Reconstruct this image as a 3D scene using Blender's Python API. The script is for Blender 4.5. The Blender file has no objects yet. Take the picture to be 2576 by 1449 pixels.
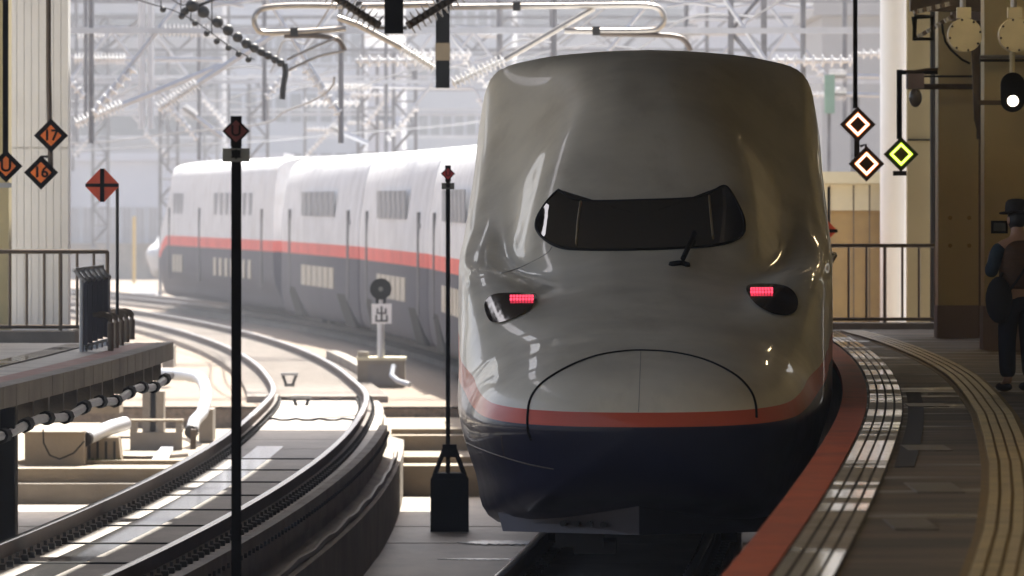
import bpy, bmesh, math, random
import numpy as np
from mathutils import Vector, Matrix
from mathutils.bvhtree import BVHTree
random.seed(7)
S = bpy.context.scene
COL = S.collection
R = math.radians
F = 8000.0            # focal length in pixels of a 1024 wide picture
EYE = 3.0             # eye height above the rail heads
HZ = 198.0            # picture row of the horizon
K = 1024.0 / 2576.0

# ------------------------------------------------------------ camera, sky, sun
cam = bpy.data.cameras.new('camera'); camo = bpy.data.objects.new('camera', cam)
COL.objects.link(camo); S.camera = camo
camo.location = (0, 0, EYE); camo.rotation_euler = (R(90), 0, 0)
cam.sensor_width = 36; cam.lens = F / 1024 * 36
cam.shift_y = -(288 - HZ) / 1024
cam.clip_start = 1; cam.clip_end = 6000
cam.dof.use_dof = True; cam.dof.focus_distance = 72; cam.dof.aperture_fstop = 6.3

SUN_EL, SUN_AZ = 52, 14           # sun ahead of the lens, a little to the right
w = bpy.data.worlds.new('World'); S.world = w; w.use_nodes = True
nt = w.node_tree; bg = nt.nodes['Background']
sky = nt.nodes.new('ShaderNodeTexSky'); sky.sky_type = 'NISHITA'; sky.sun_disc = False
sky.sun_elevation = R(SUN_EL); sky.sun_rotation = R(SUN_AZ)
sky.air_density = 0.8; sky.dust_density = 5; sky.ozone_density = 0.15
nt.links.new(sky.outputs[0], bg.inputs[0]); bg.inputs[1].default_value = 0.08
sl = bpy.data.lights.new('sun', 'SUN'); sl.energy = 4.7; sl.angle = R(0.6); sl.color = (1, 0.96, 0.89)
so = bpy.data.objects.new('sun', sl); COL.objects.link(so)
el, az = R(SUN_EL), R(SUN_AZ)
sdir = Vector((math.sin(az) * math.cos(el), math.cos(az) * math.cos(el), math.sin(el)))
so.rotation_euler = sdir.to_track_quat('Z', 'Y').to_euler()
S.view_settings.view_transform = 'Standard'; S.view_settings.look = 'None'
S.view_settings.gamma = 1; S.view_settings.use_curve_mapping = False
S.view_settings.exposure = 1.75
S.cycles.volume_bounces = 0
S.cycles.max_bounces = 8

# ------------------------------------------------------------ helpers
def X(xd, d): return (xd * K - 512) * d / F
def Z(yd, d): return EYE - (yd * K - HZ) * d / F
def P(xd, yd, d): return Vector((X(xd, d), d, Z(yd, d)))
def M1(n, d): return n * K * d / F          # n picture units of the 2576 wide view, as metres at distance d

MATS = {}
def mat(name, col, rough=0.6, metal=0.0, var=0.12, scale=3.0, bump=0.0, bscale=40.0, stretch=(1, 1, 1), emit=None, es=1.0,
        coat=0.0, spec=0.5, stain=None, stain_amt=0.0, stain_scale=0.8, trans=0.0, world=False, rvar=None):
    if name in MATS: return MATS[name]
    m = bpy.data.materials.new(name); m.use_nodes = True; MATS[name] = m
    n = m.node_tree.nodes; l = m.node_tree.links; b = n['Principled BSDF']
    b.inputs['Roughness'].default_value = rough; b.inputs['Metallic'].default_value = metal
    b.inputs['Specular IOR Level'].default_value = spec
    b.inputs['Coat Weight'].default_value = coat; b.inputs['Coat Roughness'].default_value = 0.05
    b.inputs['Transmission Weight'].default_value = trans
    tc = n.new('ShaderNodeTexCoord'); mp = n.new('ShaderNodeMapping'); mp.inputs['Scale'].default_value = stretch
    l.new(n.new('ShaderNodeNewGeometry').outputs['Position'] if world else tc.outputs['Object'], mp.inputs[0])
    nz = n.new('ShaderNodeTexNoise'); nz.inputs['Scale'].default_value = scale; nz.inputs['Detail'].default_value = 6
    nz.inputs['Roughness'].default_value = 0.65
    l.new(mp.outputs[0], nz.inputs['Vector'])
    rp = n.new('ShaderNodeMapRange'); rp.inputs[1].default_value = 0.3; rp.inputs[2].default_value = 0.7
    rp.inputs[3].default_value = 1 - var; rp.inputs[4].default_value = 1 + var
    l.new(nz.outputs[0], rp.inputs[0])
    vm = n.new('ShaderNodeVectorMath'); vm.operation = 'SCALE'
    vm.inputs[0].default_value = col[:3]; l.new(rp.outputs[0], vm.inputs['Scale'])
    out = vm.outputs[0]
    if stain:
        n2 = n.new('ShaderNodeTexNoise'); n2.inputs['Scale'].default_value = stain_scale; n2.inputs['Detail'].default_value = 8
        l.new(mp.outputs[0], n2.inputs['Vector'])
        r2 = n.new('ShaderNodeMapRange'); r2.inputs[1].default_value = 0.48; r2.inputs[2].default_value = 0.68
        r2.inputs[4].default_value = stain_amt; l.new(n2.outputs[0], r2.inputs[0])
        mx = n.new('ShaderNodeMix'); mx.data_type = 'RGBA'; l.new(r2.outputs[0], mx.inputs[0]); l.new(out, mx.inputs[6])
        mx.inputs[7].default_value = (*stain, 1); out = mx.outputs[2]
    if rvar:
        n4 = n.new('ShaderNodeTexNoise'); n4.inputs['Scale'].default_value = rvar[2]; n4.inputs['Detail'].default_value = 5
        l.new(mp.outputs[0], n4.inputs['Vector'])
        r4 = n.new('ShaderNodeMapRange'); r4.inputs[1].default_value = rvar[3]; r4.inputs[2].default_value = rvar[3] + .08
        r4.inputs[3].default_value = rvar[0]; r4.inputs[4].default_value = rvar[1]; l.new(n4.outputs[0], r4.inputs[0]); l.new(r4.outputs[0], b.inputs['Roughness'])
    l.new(out, b.inputs['Base Color'])
    if bump:
        n3 = n.new('ShaderNodeTexNoise'); n3.inputs['Scale'].default_value = bscale; n3.inputs['Detail'].default_value = 4
        l.new(mp.outputs[0], n3.inputs['Vector'])
        bp = n.new('ShaderNodeBump'); bp.inputs['Strength'].default_value = bump; bp.inputs['Distance'].default_value = 0.02
        l.new(n3.outputs[0], bp.inputs['Height']); l.new(bp.outputs[0], b.inputs['Normal'])
    if emit:
        b.inputs['Emission Color'].default_value = (*emit, 1); b.inputs['Emission Strength'].default_value = es
    return m

class MB:
    def __init__(s): s.v = []; s.f = []
    def quadgrid(s, rows, close=False):
        base = len(s.v); nr = len(rows); nc = len(rows[0])
        for r in rows: s.v += [tuple(p) for p in r]
        for i in range(nr - 1):
            for j in range(nc if close else nc - 1):
                j2 = (j + 1) % nc
                s.f.append((base + i * nc + j, base + i * nc + j2, base + (i + 1) * nc + j2, base + (i + 1) * nc + j))
        return s
    def bx(s, x0, x1, y0, y1, z0, z1):
        b = len(s.v)
        s.v += [(x0, y0, z0), (x1, y0, z0), (x1, y1, z0), (x0, y1, z0), (x0, y0, z1), (x1, y0, z1), (x1, y1, z1), (x0, y1, z1)]
        for q in ((0, 3, 2, 1), (4, 5, 6, 7), (0, 1, 5, 4), (1, 2, 6, 5), (2, 3, 7, 6), (3, 0, 4, 7)):
            s.f.append(tuple(b + i for i in q))
        return s
    def box(s, c, size, rz=0, ry=0, rx=0):
        b = len(s.v); m = Matrix.Rotation(rz, 3, 'Z') @ Matrix.Rotation(ry, 3, 'Y') @ Matrix.Rotation(rx, 3, 'X')
        c = Vector(c)
        for sx, sy, sz in ((-1, -1, -1), (1, -1, -1), (1, 1, -1), (-1, 1, -1), (-1, -1, 1), (1, -1, 1), (1, 1, 1), (-1, 1, 1)):
            s.v.append(tuple(c + m @ Vector((sx * size[0] / 2, sy * size[1] / 2, sz * size[2] / 2))))
        for q in ((0, 3, 2, 1), (4, 5, 6, 7), (0, 1, 5, 4), (1, 2, 6, 5), (2, 3, 7, 6), (3, 0, 4, 7)):
            s.f.append(tuple(b + i for i in q))
        return s
    def tube(s, pts, r, n=8, rs=None):
        pts = [Vector(p) for p in pts]; b = len(s.v); N = len(pts)
        up = Vector((0, 0, 1)); 
        for i, p in enumerate(pts):
            t = (pts[min(i + 1, N - 1)] - pts[max(i - 1, 0)]).normalized()
            a = t.cross(up)
            if a.length < 0.2: a = t.cross(Vector((0, 1, 0)))
            a.normalize(); c = t.cross(a).normalized()
            rr = rs[i] if rs else r
            for k in range(n):
                an = 2 * math.pi * k / n
                s.v.append(tuple(p + a * (math.cos(an) * rr) + c * (math.sin(an) * rr)))
        for i in range(N - 1):
            for k in range(n):
                k2 = (k + 1) % n
                s.f.append((b + i * n + k, b + i * n + k2, b + (i + 1) * n + k2, b + (i + 1) * n + k))
        s.f.append(tuple(b + k for k in range(n))[::-1]); s.f.append(tuple(b + (N - 1) * n + k for k in range(n)))
        return s
    def cyl(s, p0, p1, r, n=16): return s.tube([p0, p1], r, n)
    def prism(s, poly, y0, y1):
        b = len(s.v); n = len(poly)
        s.v += [(x, y0, z) for x, z in poly] + [(x, y1, z) for x, z in poly]
        s.f.append(tuple(b + i for i in range(n))); s.f.append(tuple(b + n + i for i in range(n))[::-1])
        for i in range(n):
            j = (i + 1) % n; s.f.append((b + i, b + n + i, b + n + j, b + j))
        return s
    def hprism(s, poly, z0, z1):
        b = len(s.v); n = len(poly)
        s.v += [(x, y, z0) for x, y in poly] + [(x, y, z1) for x, y in poly]
        s.f.append(tuple(b + i for i in range(n))[::-1]); s.f.append(tuple(b + n + i for i in range(n)))
        for i in range(n):
            j = (i + 1) % n; s.f.append((b + i, b + j, b + n + j, b + n + i))
        return s
    def sphere(s, c, r, n=8, m=6, sc=(1, 1, 1)):
        rows = []
        for i in range(m + 1):
            a = math.pi * i / m
            rows.append([(c[0] + sc[0] * r * math.sin(a) * math.cos(2 * math.pi * k / n), c[1] + sc[1] * r * math.sin(a) * math.sin(2 * math.pi * k / n), c[2] + sc[2] * r * math.cos(a)) for k in range(n)])
        return s.quadgrid(rows, True)
    def sweep(s, prof, ds, cx, z=lambda d: 0, closed=True):
        rows = []
        for d in ds:
            sl = (cx(d + .5) - cx(d - .5)); L = math.hypot(1, sl); nx, ny = 1 / L, -sl / L
            rows.append([(cx(d) + a * nx, d + a * ny, z(d) + c) for a, c in prof])
        b = len(s.v); s.quadgrid(rows, closed)
        if closed:
            n = len(prof); N = len(ds)
            s.f.append(tuple(b + k for k in range(n))); s.f.append(tuple(b + (N - 1) * n + k for k in range(n))[::-1])
        return s
    def build(s, name, m, parent=None, smooth=False, label=None, kind=None):
        me = bpy.data.meshes.new(name)
        off = wloc(parent)
        me.from_pydata([(v[0] - off[0], v[1] - off[1], v[2] - off[2]) for v in s.v], [], s.f)
        me.materials.append(m)
        bm = bmesh.new(); bm.from_mesh(me)
        bmesh.ops.remove_doubles(bm, verts=bm.verts, dist=1e-6)
        bmesh.ops.recalc_face_normals(bm, faces=bm.faces); bm.to_mesh(me); bm.free()
        if smooth:
            me.polygons.foreach_set('use_smooth', [True] * len(me.polygons))
            me.set_sharp_from_angle(angle=R(40))
        o = bpy.data.objects.new(name, me); COL.objects.link(o)
        if parent: o.parent = parent
        if label: o['label'] = label
        if kind: o['kind'] = kind
        return o
def wloc(o):
    v = Vector((0, 0, 0))
    while o is not None:
        v += o.location; o = o.parent
    return v
def tag(o, label, cat, group=None, kind=None):
    o['label'] = label; o['category'] = cat
    if group: o['group'] = group
    if kind: o['kind'] = kind
    return o
def thing(name, label, cat, loc=(0, 0, 0), group=None):
    o = bpy.data.objects.new(name, None); COL.objects.link(o); o.location = loc; o.empty_display_size = 0.2
    return tag(o, label, cat, group)
def struct(o, label=None):
    o['kind'] = 'structure'
    if label: o['label'] = label
    return o
def inst(mesh, name, loc, parent, rz=0, label=None):
    o = bpy.data.objects.new(name, mesh); COL.objects.link(o)
    o.parent = parent; o.location = Vector(loc) - wloc(parent); o.rotation_euler = (0, 0, rz)
    if label: o['label'] = label
    return o
def mesh_only(mb, name, m):
    me = bpy.data.meshes.new(name); me.from_pydata(mb.v, [], mb.f); me.materials.append(m)
    bm = bmesh.new(); bm.from_mesh(me); bmesh.ops.recalc_face_normals(bm, faces=bm.faces); bm.to_mesh(me); bm.free()
    return me
def copy_tree(o, parent=None):
    c = o.copy(); COL.objects.link(c)
    if parent: c.parent = parent
    for ch in o.children: copy_tree(ch, c)
    return c
def text_mesh(txt, size, depth, name, m, parent, loc, bold=0.0, label=None):
    cu = bpy.data.curves.new('t', 'FONT'); cu.body = txt; cu.size = size; cu.extrude = depth / 2; cu.offset = bold
    cu.align_x = 'CENTER'; cu.align_y = 'CENTER'; cu.resolution_u = 4
    to = bpy.data.objects.new('t', cu); COL.objects.link(to)
    dg = bpy.context.evaluated_depsgraph_get()
    me = bpy.data.meshes.new_from_object(to.evaluated_get(dg)); bpy.data.objects.remove(to); bpy.data.curves.remove(cu)
    me.transform(Matrix.Rotation(R(90), 4, 'X')); me.materials.clear(); me.materials.append(m); me.name = name
    o = bpy.data.objects.new(name, me); COL.objects.link(o); o.parent = parent; o.location = Vector(loc) - wloc(parent)
    return o

# alignment of the two curved tracks and the platform edges
def arc(d): return -((d - 107) ** 2) / (1660.0 if d < 107 else 1840.0)
def C(d): return 1.78 + arc(d)         # right track, the train's
def CL(d): return -2.85 + arc(d)       # left track
def E(d): return 3.75 + arc(d) + (.0004 * (60 - d) ** 2 if 20 < d < 60 else (.64 if d <= 20 else 0))         # right platform edge
def EL(d): return CL(d) - 1.22         # left platform edge
def gz(d):
    t = min(max((d - 110) / 40.0, 0), 1); return -0.3 * t * t * (3 - 2 * t)
def rng(a, b, st):
    n = max(1, int(round((b - a) / st))); return [a + (b - a) * i / n for i in range(n + 1)]

# ------------------------------------------------------------ materials
m_conc = mat('concrete', (.27, .235, .19), .75, var=.2, scale=1.2, bump=.4, bscale=30, stain=(.14, .12, .1), stain_amt=.6)
m_conc_l = mat('pale_concrete', (.28, .225, .155), .8, var=.15, scale=1.5, bump=.3, bscale=20, stain=(.25, .21, .16), stain_amt=.5)
m_floor = mat('floor_concrete', (.33, .28, .22), .5, var=.3, scale=1.0, bump=.5, bscale=6, stretch=(1, .35, 1), stain=(.12, .1, .08), stain_amt=.7)
m_slab = mat('slab_concrete', (.31, .27, .225), .52, var=.22, scale=2.2, bump=.25, bscale=25, stretch=(1, .4, 1), stain=(.16, .13, .1), stain_amt=.5)
m_wet = mat('polished_concrete', (.5, .5, .5), .06, var=.15, scale=2, coat=1, bump=.0, bscale=12, stretch=(1, .3, 1))
m_ballast = mat('ballast', (.215, .165, .12), .9, var=.45, scale=9, bump=1.0, bscale=14)
m_rail_side = mat('rail_rust', (.07, .045, .032), .7, var=.3, scale=6, bump=.3)
m_rail_top = mat('rail_steel', (.45, .45, .47), .22, 1.0, var=.1)
m_black = mat('black_paint', (.003, .003, .003), .7, var=.2, spec=.08)
m_dark = mat('dark_steel', (.02, .019, .018), .5, .2, var=.3, scale=8)
m_brown = mat('brown_steel', (.10, .075, .055), .5, .3, var=.3, scale=8)
m_cream = mat('cream_wall', (.58, .49, .27), .6, var=.1, scale=.8, bump=.05, stain=(.3, .24, .13), stain_amt=.4)
m_mauve = mat('mauve_plinth', (.27, .22, .225), .6, var=.08, scale=1.5)
m_clad = mat('white_cladding', (.84, .84, .84), .5, var=.05, scale=.7, stain=(.6, .56, .5), stain_amt=.25)
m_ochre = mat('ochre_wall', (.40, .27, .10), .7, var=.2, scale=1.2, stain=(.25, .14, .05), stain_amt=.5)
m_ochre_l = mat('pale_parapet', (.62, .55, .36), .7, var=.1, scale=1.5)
m_asph = mat('platform_asphalt', (.11, .08, .052), .5, var=.75, scale=3.0, bump=.35, bscale=8, stretch=(.22, .55, 1), stain=(.022, .014, .009), stain_amt=.9, stain_scale=1.3, rvar=(.65, .33, 1.6, .55))
m_asph_l = mat('left_platform_surface', (.50, .46, .38), .5, var=.3, scale=4, bump=.5, bscale=14, stretch=(.5, 1.3, 1), stain=(.15, .12, .1), stain_amt=.5)
m_red = mat('red_edging', (.52, .10, .03), .65, var=.2, scale=5, bump=.2, bscale=20, stain=(.12, .03, .02), stain_amt=.4)
m_tile = mat('worn_pale_tile', (.36, .30, .21), .30, var=.25, scale=3, stain=(.15, .115, .075), stain_amt=.7, stain_scale=1.5, world=True, stretch=(.4, .8, 1), rvar=(.5, .08, .55, .45))
m_ytile = mat('yellow_tile', (.46, .35, .16), .42, var=.2, scale=2.5, bump=.1, bscale=30, stain=(.2, .14, .07), stain_amt=.5, stain_scale=2, world=True)
m_ybase = mat('ochre_grout', (.19, .115, .025), .7, var=.25)
m_rail_b = mat('handrail_steel', (.17, .13, .09), .35, .5, var=.2)
m_galv = mat('galvanised', (.42, .42, .42), .4, .7, var=.15)
m_far = mat('weathered_steel', (.20, .20, .21), .55, .4, var=.3)
m_farw = mat('pale_tube', (.55, .56, .58), .4, .3, var=.1)
m_wpipe = mat('white_pipe', (.55, .57, .60), .35, var=.06)
m_ins = mat('insulator_glaze', (.07, .055, .04), .25, var=.3)
m_insw = mat('white_insulator', (.75, .74, .72), .25, var=.1)
m_glass = mat('black_glass', (.006, .007, .008), .04, var=0, coat=.4)
m_ceil = mat('canopy_soffit', (.05, .042, .03), .8, var=.2, scale=.7)
m_white_l = mat('lamp_tube', (1, 1, 1), .5, emit=(1, .74, .40), es=15, var=0)

# ------------------------------------------------------------ ground and floors
g = MB().bx(-1200, 1200, -300, 1500, -3.0, -1.9).build('ground', m_conc); struct(g, 'pale concrete ground under the whole station and yard')
# floors between the plinths, laid in separate bays
cen = MB()
bay = thing('station_floor', 'stained concrete floor between the track beds', 'floor'); del bay['category']; bay['kind'] = 'structure'
for i, (a, b) in enumerate(((30, 66), (66, 84), (84, 95.4), (95.4, 99.6), (99.6, 104.5), (104.5, 115))):
    MB().bx(-22, 12, a + .03, b - .03, -1.89, -1.3 + .006 * (i % 3)).build('floor_bay', m_floor, bay)
# steps up to the yard outside
y1 = thing('yard_step', 'low sunlit concrete steps outside the canopy', 'step'); del y1['category']; y1['kind'] = 'structure'
MB().bx(-4.2, 8, 115, 121.9, -1.89, -.85).build('step_block', m_conc_l, y1)
MB().bx(-1.9, 8, 116.2, 117.2, -.85, -.76).build('kerb', m_conc_l, y1)
MB().bx(-4.2, 8, 121.9, 132, -1.89, -.62).build('step_block', m_conc_l, y1)
MB().bx(-1.85, .9, 122.6, 123.4, -.62, -.54).build('kerb', m_conc_l, y1)
MB().bx(-22, -4.2, 112, 112.35, -1.89, -1.0).build('trough_wall', m_conc, y1)
MB().bx(-22, -4.2, 112.35, 132, -1.89, -.8).build('step_block', m_conc_l, y1)
MB().bx(-7.5, -3.9, 114.0, 114.5, -.8, -.74).build('kerb', m_conc_l, y1)
def yard():
    rows = []
    for d in rng(132, 760, 12):
        rows.append([(x, d, gz(d) - .27 + (.0 if abs(x) < 60 else .02)) for x in (-160, -60, -30, -20, -12, -6, 0, 6, 12, 30, 60, 160)])
    mb = MB().quadgrid(rows); mb.v += [(-160, 132, -1.9), (160, 132, -1.9), (160, 132, -.47), (-160, 132, -.47)]
    n = len(mb.v); mb.f.append((n - 4, n - 3, n - 2, n - 1))
    return mb
struct(yard().build('yard_ground', m_ballast), 'sandy ballast of the sunlit yard')

# ------------------------------------------------------------ tracks
RAILP = [(-.065, -.17), (.065, -.17), (.065, -.155), (.012, -.135), (.012, -.045), (.036, -.035), (.036, -.004), (-.036, -.004), (-.036, -.035), (-.012, -.045), (-.012, -.135), (-.065, -.155)]
HEADP = [(-.034, -.004), (.034, -.004), (.034, .0), (-.034, .0)]
def track(name, label, cx, d0, d1, near):
    t = thing(name, label, 'railway track', (cx(90), 90, 0)); t['kind'] = 'structure'; del t['category']
    for sd in (-.7525, .7525):
        f = lambda d, sd=sd: cx(d) + sd
        r = MB().sweep([(x * 1.15, z) for x, z in RAILP], rng(d0, d1, 2.5), f, gz).build('rail', m_rail_side, t)
        hm = MB().sweep([(-.037, -.02), (.037, -.02), (.037, -.003), (.028, .004), (-.028, .004), (-.037, -.003)], rng(d0, d1, 2.5), f, gz)
        hm.build('rail_head', m_rail_top, r, smooth=True)
    return t
tl = track('railway_track', 'curving track of the left road on raised concrete slabs', CL, 48, 330, True)
tr = track('railway_track', 'track that the double-deck train stands on beside the right platform', C, 48, 330, True)
# slab panels, 4 m each
def slab_panel(cx, a, b, o0, o1, ztop, t, m):
    MB().sweep([(o0, ztop - .19), (o1, ztop - .19), (o1, ztop - .015), (o1 - .015, ztop), (o0 + .015, ztop), (o0, ztop - .015)], [a + .035, (a + b) / 2, b - .035], cx, gz).build('slab', m, t)
d = 50.0
while d < 134:
    slab_panel(CL, d, d + 4, -.86, 1.02, -.2, tl, m_slab); slab_panel(C, d, d + 4, -.8, .9, -.2, tr, m_slab); d += 4.0
for cx, t in ((CL, tl), (C, tr)):
    fs = MB()
    for k in range(150):
        dd = 58 + k * .6
        if dd > 134: break
        for sd in (-.7525, .7525):
            for q in (-.1, .1):
                fs.box((cx(dd) + sd + q, dd, gz(dd) - .175), (.06, .12, .05))
                fs.box((cx(dd) + sd + q, dd, gz(dd) - .12), (.03, .03, .04))
    fs.build('rail_fastener', m_dark, t, kind='stuff')
    sp = MB()
    for k in range(300):
        dd = 136 + k * .62; a = -(cx(dd + .5) - cx(dd - .5))
        sp.box((cx(dd), dd, gz(dd) - .22), (2.4, .24, .14), rz=math.atan(a))
    sp.build('sleeper', mat('sleeper', (.32, .28, .24), .8, var=.2), t, kind='stuff')
MB().sweep([(-.42, -.199), (-.08, -.199), (-.08, -.194), (-.42, -.194)], rng(66, 103, 2), CL, gz).build('polished_strip', m_wet, tl, label='smooth shiny strip along the slabs')
# raised beds that carry the slabs
bl = MB().sweep([(-.92, -1.9), (1.32, -1.9), (1.32, -.62), (1.08, -.55), (1.08, -.395), (-.92, -.395)], rng(50, 136, 3), CL, gz).build('track_bed', m_conc); struct(bl, 'raised concrete bed wall under the left track')
br = MB().sweep([(-.86, -1.9), (.95, -1.9), (.95, -.395), (-.86, -.395)], rng(50, 136, 3), C, gz).build('track_bed', m_floor); struct(br, 'raised concrete bed under the train track')
# edge beam with bolt holes along the left bed
eb = thing('edge_beam', 'bolted concrete edge beam along the right flank of the left track bed', 'edge beam', (CL(90) + 1.1, 90, -.3))
d = 50.0
while d < 110:
    MB().sweep([(1.03, -.40), (1.14, -.40), (1.14, -.12), (1.03, -.12)], [d + .03, d + 2, d + 3.97], CL, gz).build('beam_segment', m_conc, eb); d += 4
bh = MB()
for k in range(110):
    dd = 56 + k * .5
    bh.cyl((CL(dd) + 1.13, dd, -.24), (CL(dd) + 1.165, dd, -.24), .025, 6)
bh.build('bolt', m_dark, eb, kind='stuff')
cp = MB().tube([(CL(dd) + 1.24, dd, -.58 + .02 * math.sin(dd * 1.3)) for dd in rng(56, 112, 1.4)], .035, 6).build('cable_pipe', m_brown, None, smooth=True)
tag(cp, 'thin brown cable pipe on the ledge below the left track edge beam', 'pipe')
# extra yard tracks
for off, lab in ((-5.2, 'rusty yard track next beyond the left road'), (-9.8, 'rusty yard track second beyond the left road'), (-14.5, 'farthest yard track on the left in front of the far noise barrier')):
    track('railway_track', lab, lambda d, off=off: CL(d) + off, 140, 360, False)
# small things between the rails
def bracket(xd, yd, lab):
    d = F * 3.42 / (yd * K - HZ); c = P(xd, yd, d); s_ = .16
    t = thing('track_bracket', lab, 'bracket', c, 'small brackets between the rails')
    MB().bx(c.x - s_, c.x + s_, c.y - .05, c.y + .05, c.z + .2, c.z + .25).build('top_plate', m_galv, t)
    for q in (-1, 1): MB().tube([(c.x + q * .12, c.y, c.z + .2), (c.x + q * .05, c.y, c.z)], .03, 6).build('leg', m_dark, t)
    MB().bx(c.x - .09, c.x + .09, c.y - .05, c.y + .05, c.z, c.z + .05).build('foot', m_dark, t)
jb = MB()
for k in range(13):
    dj = 54 + 4 * k - 4
    MB().sweep([(-.66, -.2), (.66, -.2), (.66, -.188), (-.66, -.188)], [dj - .07, dj + .07], CL, gz).build('joint_strip', m_black, tl)
bracket(728, 972, 'farther of two small steel brackets on the left track slab')
bracket(758, 1034, 'nearer of two small steel brackets on the left track slab')
def cable(pts, r, m, lab, name='cable', cat='cable', n=6):
    return tag(MB().tube(pts, r, n).build(name, m, None, smooth=True), lab, cat)
def onslab(yd): return F * 3.17 / (yd * K - HZ)
for y0_, lab in ((932, 'farthest cable crossing between the left track rails'), (1000, 'middle cable crossing between the left track rails'), (1083, 'nearest cable crossing with black sleeves between the left track rails')):
    dd = F * (3.2 - gz(130)) / (y0_ * K - HZ); pts = []
    for k in range(13):
        u = -.66 + 1.32 * k / 12
        pts.append((CL(dd) + u, dd + .5 * abs(u) ** 2, gz(dd) - .18 + .015 * math.sin(k * 2)))
    cable(pts, .018, m_dark, lab)
    if y0_ == 1083:
        for k in (3, 6, 9): pass

# ------------------------------------------------------------ right platform
PZ = 1.25
pf = thing('platform', 'dark worn right platform with red edge and tactile tiles', 'platform', (5, 80, PZ)); del pf['category']; pf['kind'] = 'structure'
MB().sweep([(-.02, -.1), (8.5, -.1), (8.5, 0), (-.02, 0)], rng(-30, 108, 3), E, lambda d: PZ).build('deck', m_asph, pf)
MB().sweep([(-.02, -.28), (.5, -.28), (.5, -.1), (-.02, -.1)], rng(-30, 108, 3), E, lambda d: PZ).build('edge_beam', m_conc, pf)
MB().sweep([(.14, -3.2), (8.5, -3.2), (8.5, -.1), (.14, -.1)], rng(-30, 108, 3), E, lambda d: PZ).build('platform_wall', m_conc, pf)
d = 36.0
while d < 107:
    MB().sweep([(-.035, -.06), (.18, -.06), (.18, .012), (-.035, .012)], [d + .008, d + .5, d + .992], E, lambda d: PZ).build('edging_block', m_red, pf); d += 1.0
# tactile tiles
tb = MB().bx(-.148, .148, -.148, .148, 0, .008)
for k in range(4): tb.bx(-.138 + k * .073, -.083 + k * .073, -.125, .125, .008, .016)
def two_tone(me, m2, nb):
    me.materials.append(m2)
    for i, p in enumerate(me.polygons): p.material_index = 0 if i >= nb else 1
    return me
tile_m = two_tone(mesh_only(tb, 'tactile_tile', m_tile), mat('tile_grout', (.045, .036, .028), .85), 6)
tby = MB().bx(-.148, .148, -.148, .148, 0, .008)
for k in range(4): tby.bx(-.139 + k * .0745, -.085 + k * .0745, -.147, .147, .008, .018)
tile_y = two_tone(mesh_only(tby, 'tactile_tile', m_ytile), m_ybase, 6)
st1 = thing('tactile_strip', 'pale worn tactile tiles beside the red platform edge', 'paving', (E(70) + .4, 70, PZ)); del st1['category']; st1['kind'] = 'structure'
d = 36.2
while d < 104:
    a = -math.atan(E(d + .5) - E(d - .5)); inst(tile_m, 'tile', (E(d) + .345, d, PZ + .002 + .002 * random.random()), st1, a); d += .3
def Y2(d):    # inner yellow strip: leaves the edge strip and swings wide
    return np.interp(d, [30, 33.5, 37, 41.7, 46.8, 52.5, 58.5, 64.3, 70.2, 74, 78, 82.6, 87.6, 92.5, 97.3, 101.4, 106], [1.70, 1.99, 2.26, 2.60, 2.93, 3.27, 3.59, 3.88, 4.12, 4.26, 4.39, 4.49, 4.55, 4.575, 4.56, 4.50, 4.40])
st2 = thing('tactile_strip', 'yellow grooved tactile tiles in the middle of the right platform', 'paving', (Y2(70), 70, PZ)); del st2['category']; st2['kind'] = 'structure'
MB().sweep([(-.19, .001), (.19, .001), (.19, .004), (-.19, .004)], rng(34, 105, 2), Y2, lambda d: PZ).build('grout_bed', m_ybase, st2)
d = 36.2
while d < 104.5:
    a = -math.atan(Y2(d + .5) - Y2(d - .5)); inst(tile_y, 'tile', (Y2(d), d, PZ + .006 + .001 * random.random()), st2, a); d += .3
dk = MB().sweep([(.53, .001), (.66, .001), (.66, .006), (.53, .006)], rng(52, 72, 1), E, lambda d: PZ).build('drain_channel', mat('drain', (.025, .018, .012), .8), None)
tag(dk, 'dark drain strip beside the pale tactile tiles', 'drain')
# repair patches in the asphalt
pm = mat('repair_patch', (.085, .068, .05), .42, var=.3, scale=4)
for i, (xd, yd, wd, dp) in enumerate(((2330, 1128, 110, 1.2), (2350, 1228, 120, 1.6), (2330, 1020, 100, 1.0), (2290, 1320, 110, 1.4))):
    dd = F * 1.75 / (yd * K - HZ); c = P(xd, yd, dd); w2 = M1(wd, dd) / 2
    o = MB().bx(c.x - w2, c.x + w2, dd - dp / 2, dd + dp / 2, PZ + .001, PZ + .007).build('repair_patch', pm, pf)
# ledge details beneath the edge
um = mat('ochre_paint', (.35, .2, .03), .6, var=.3)
lg = thing('edge_support', 'row of small ochre brackets under the right platform edge', 'bracket', (E(62), 62, 1))
for k in range(14):
    dd = 56 + k * 2.0
    MB().bx(E(dd) - .0, E(dd) + .12, dd, dd + .16, PZ - .75, PZ - .3).build('bracket', um, lg)

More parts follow.
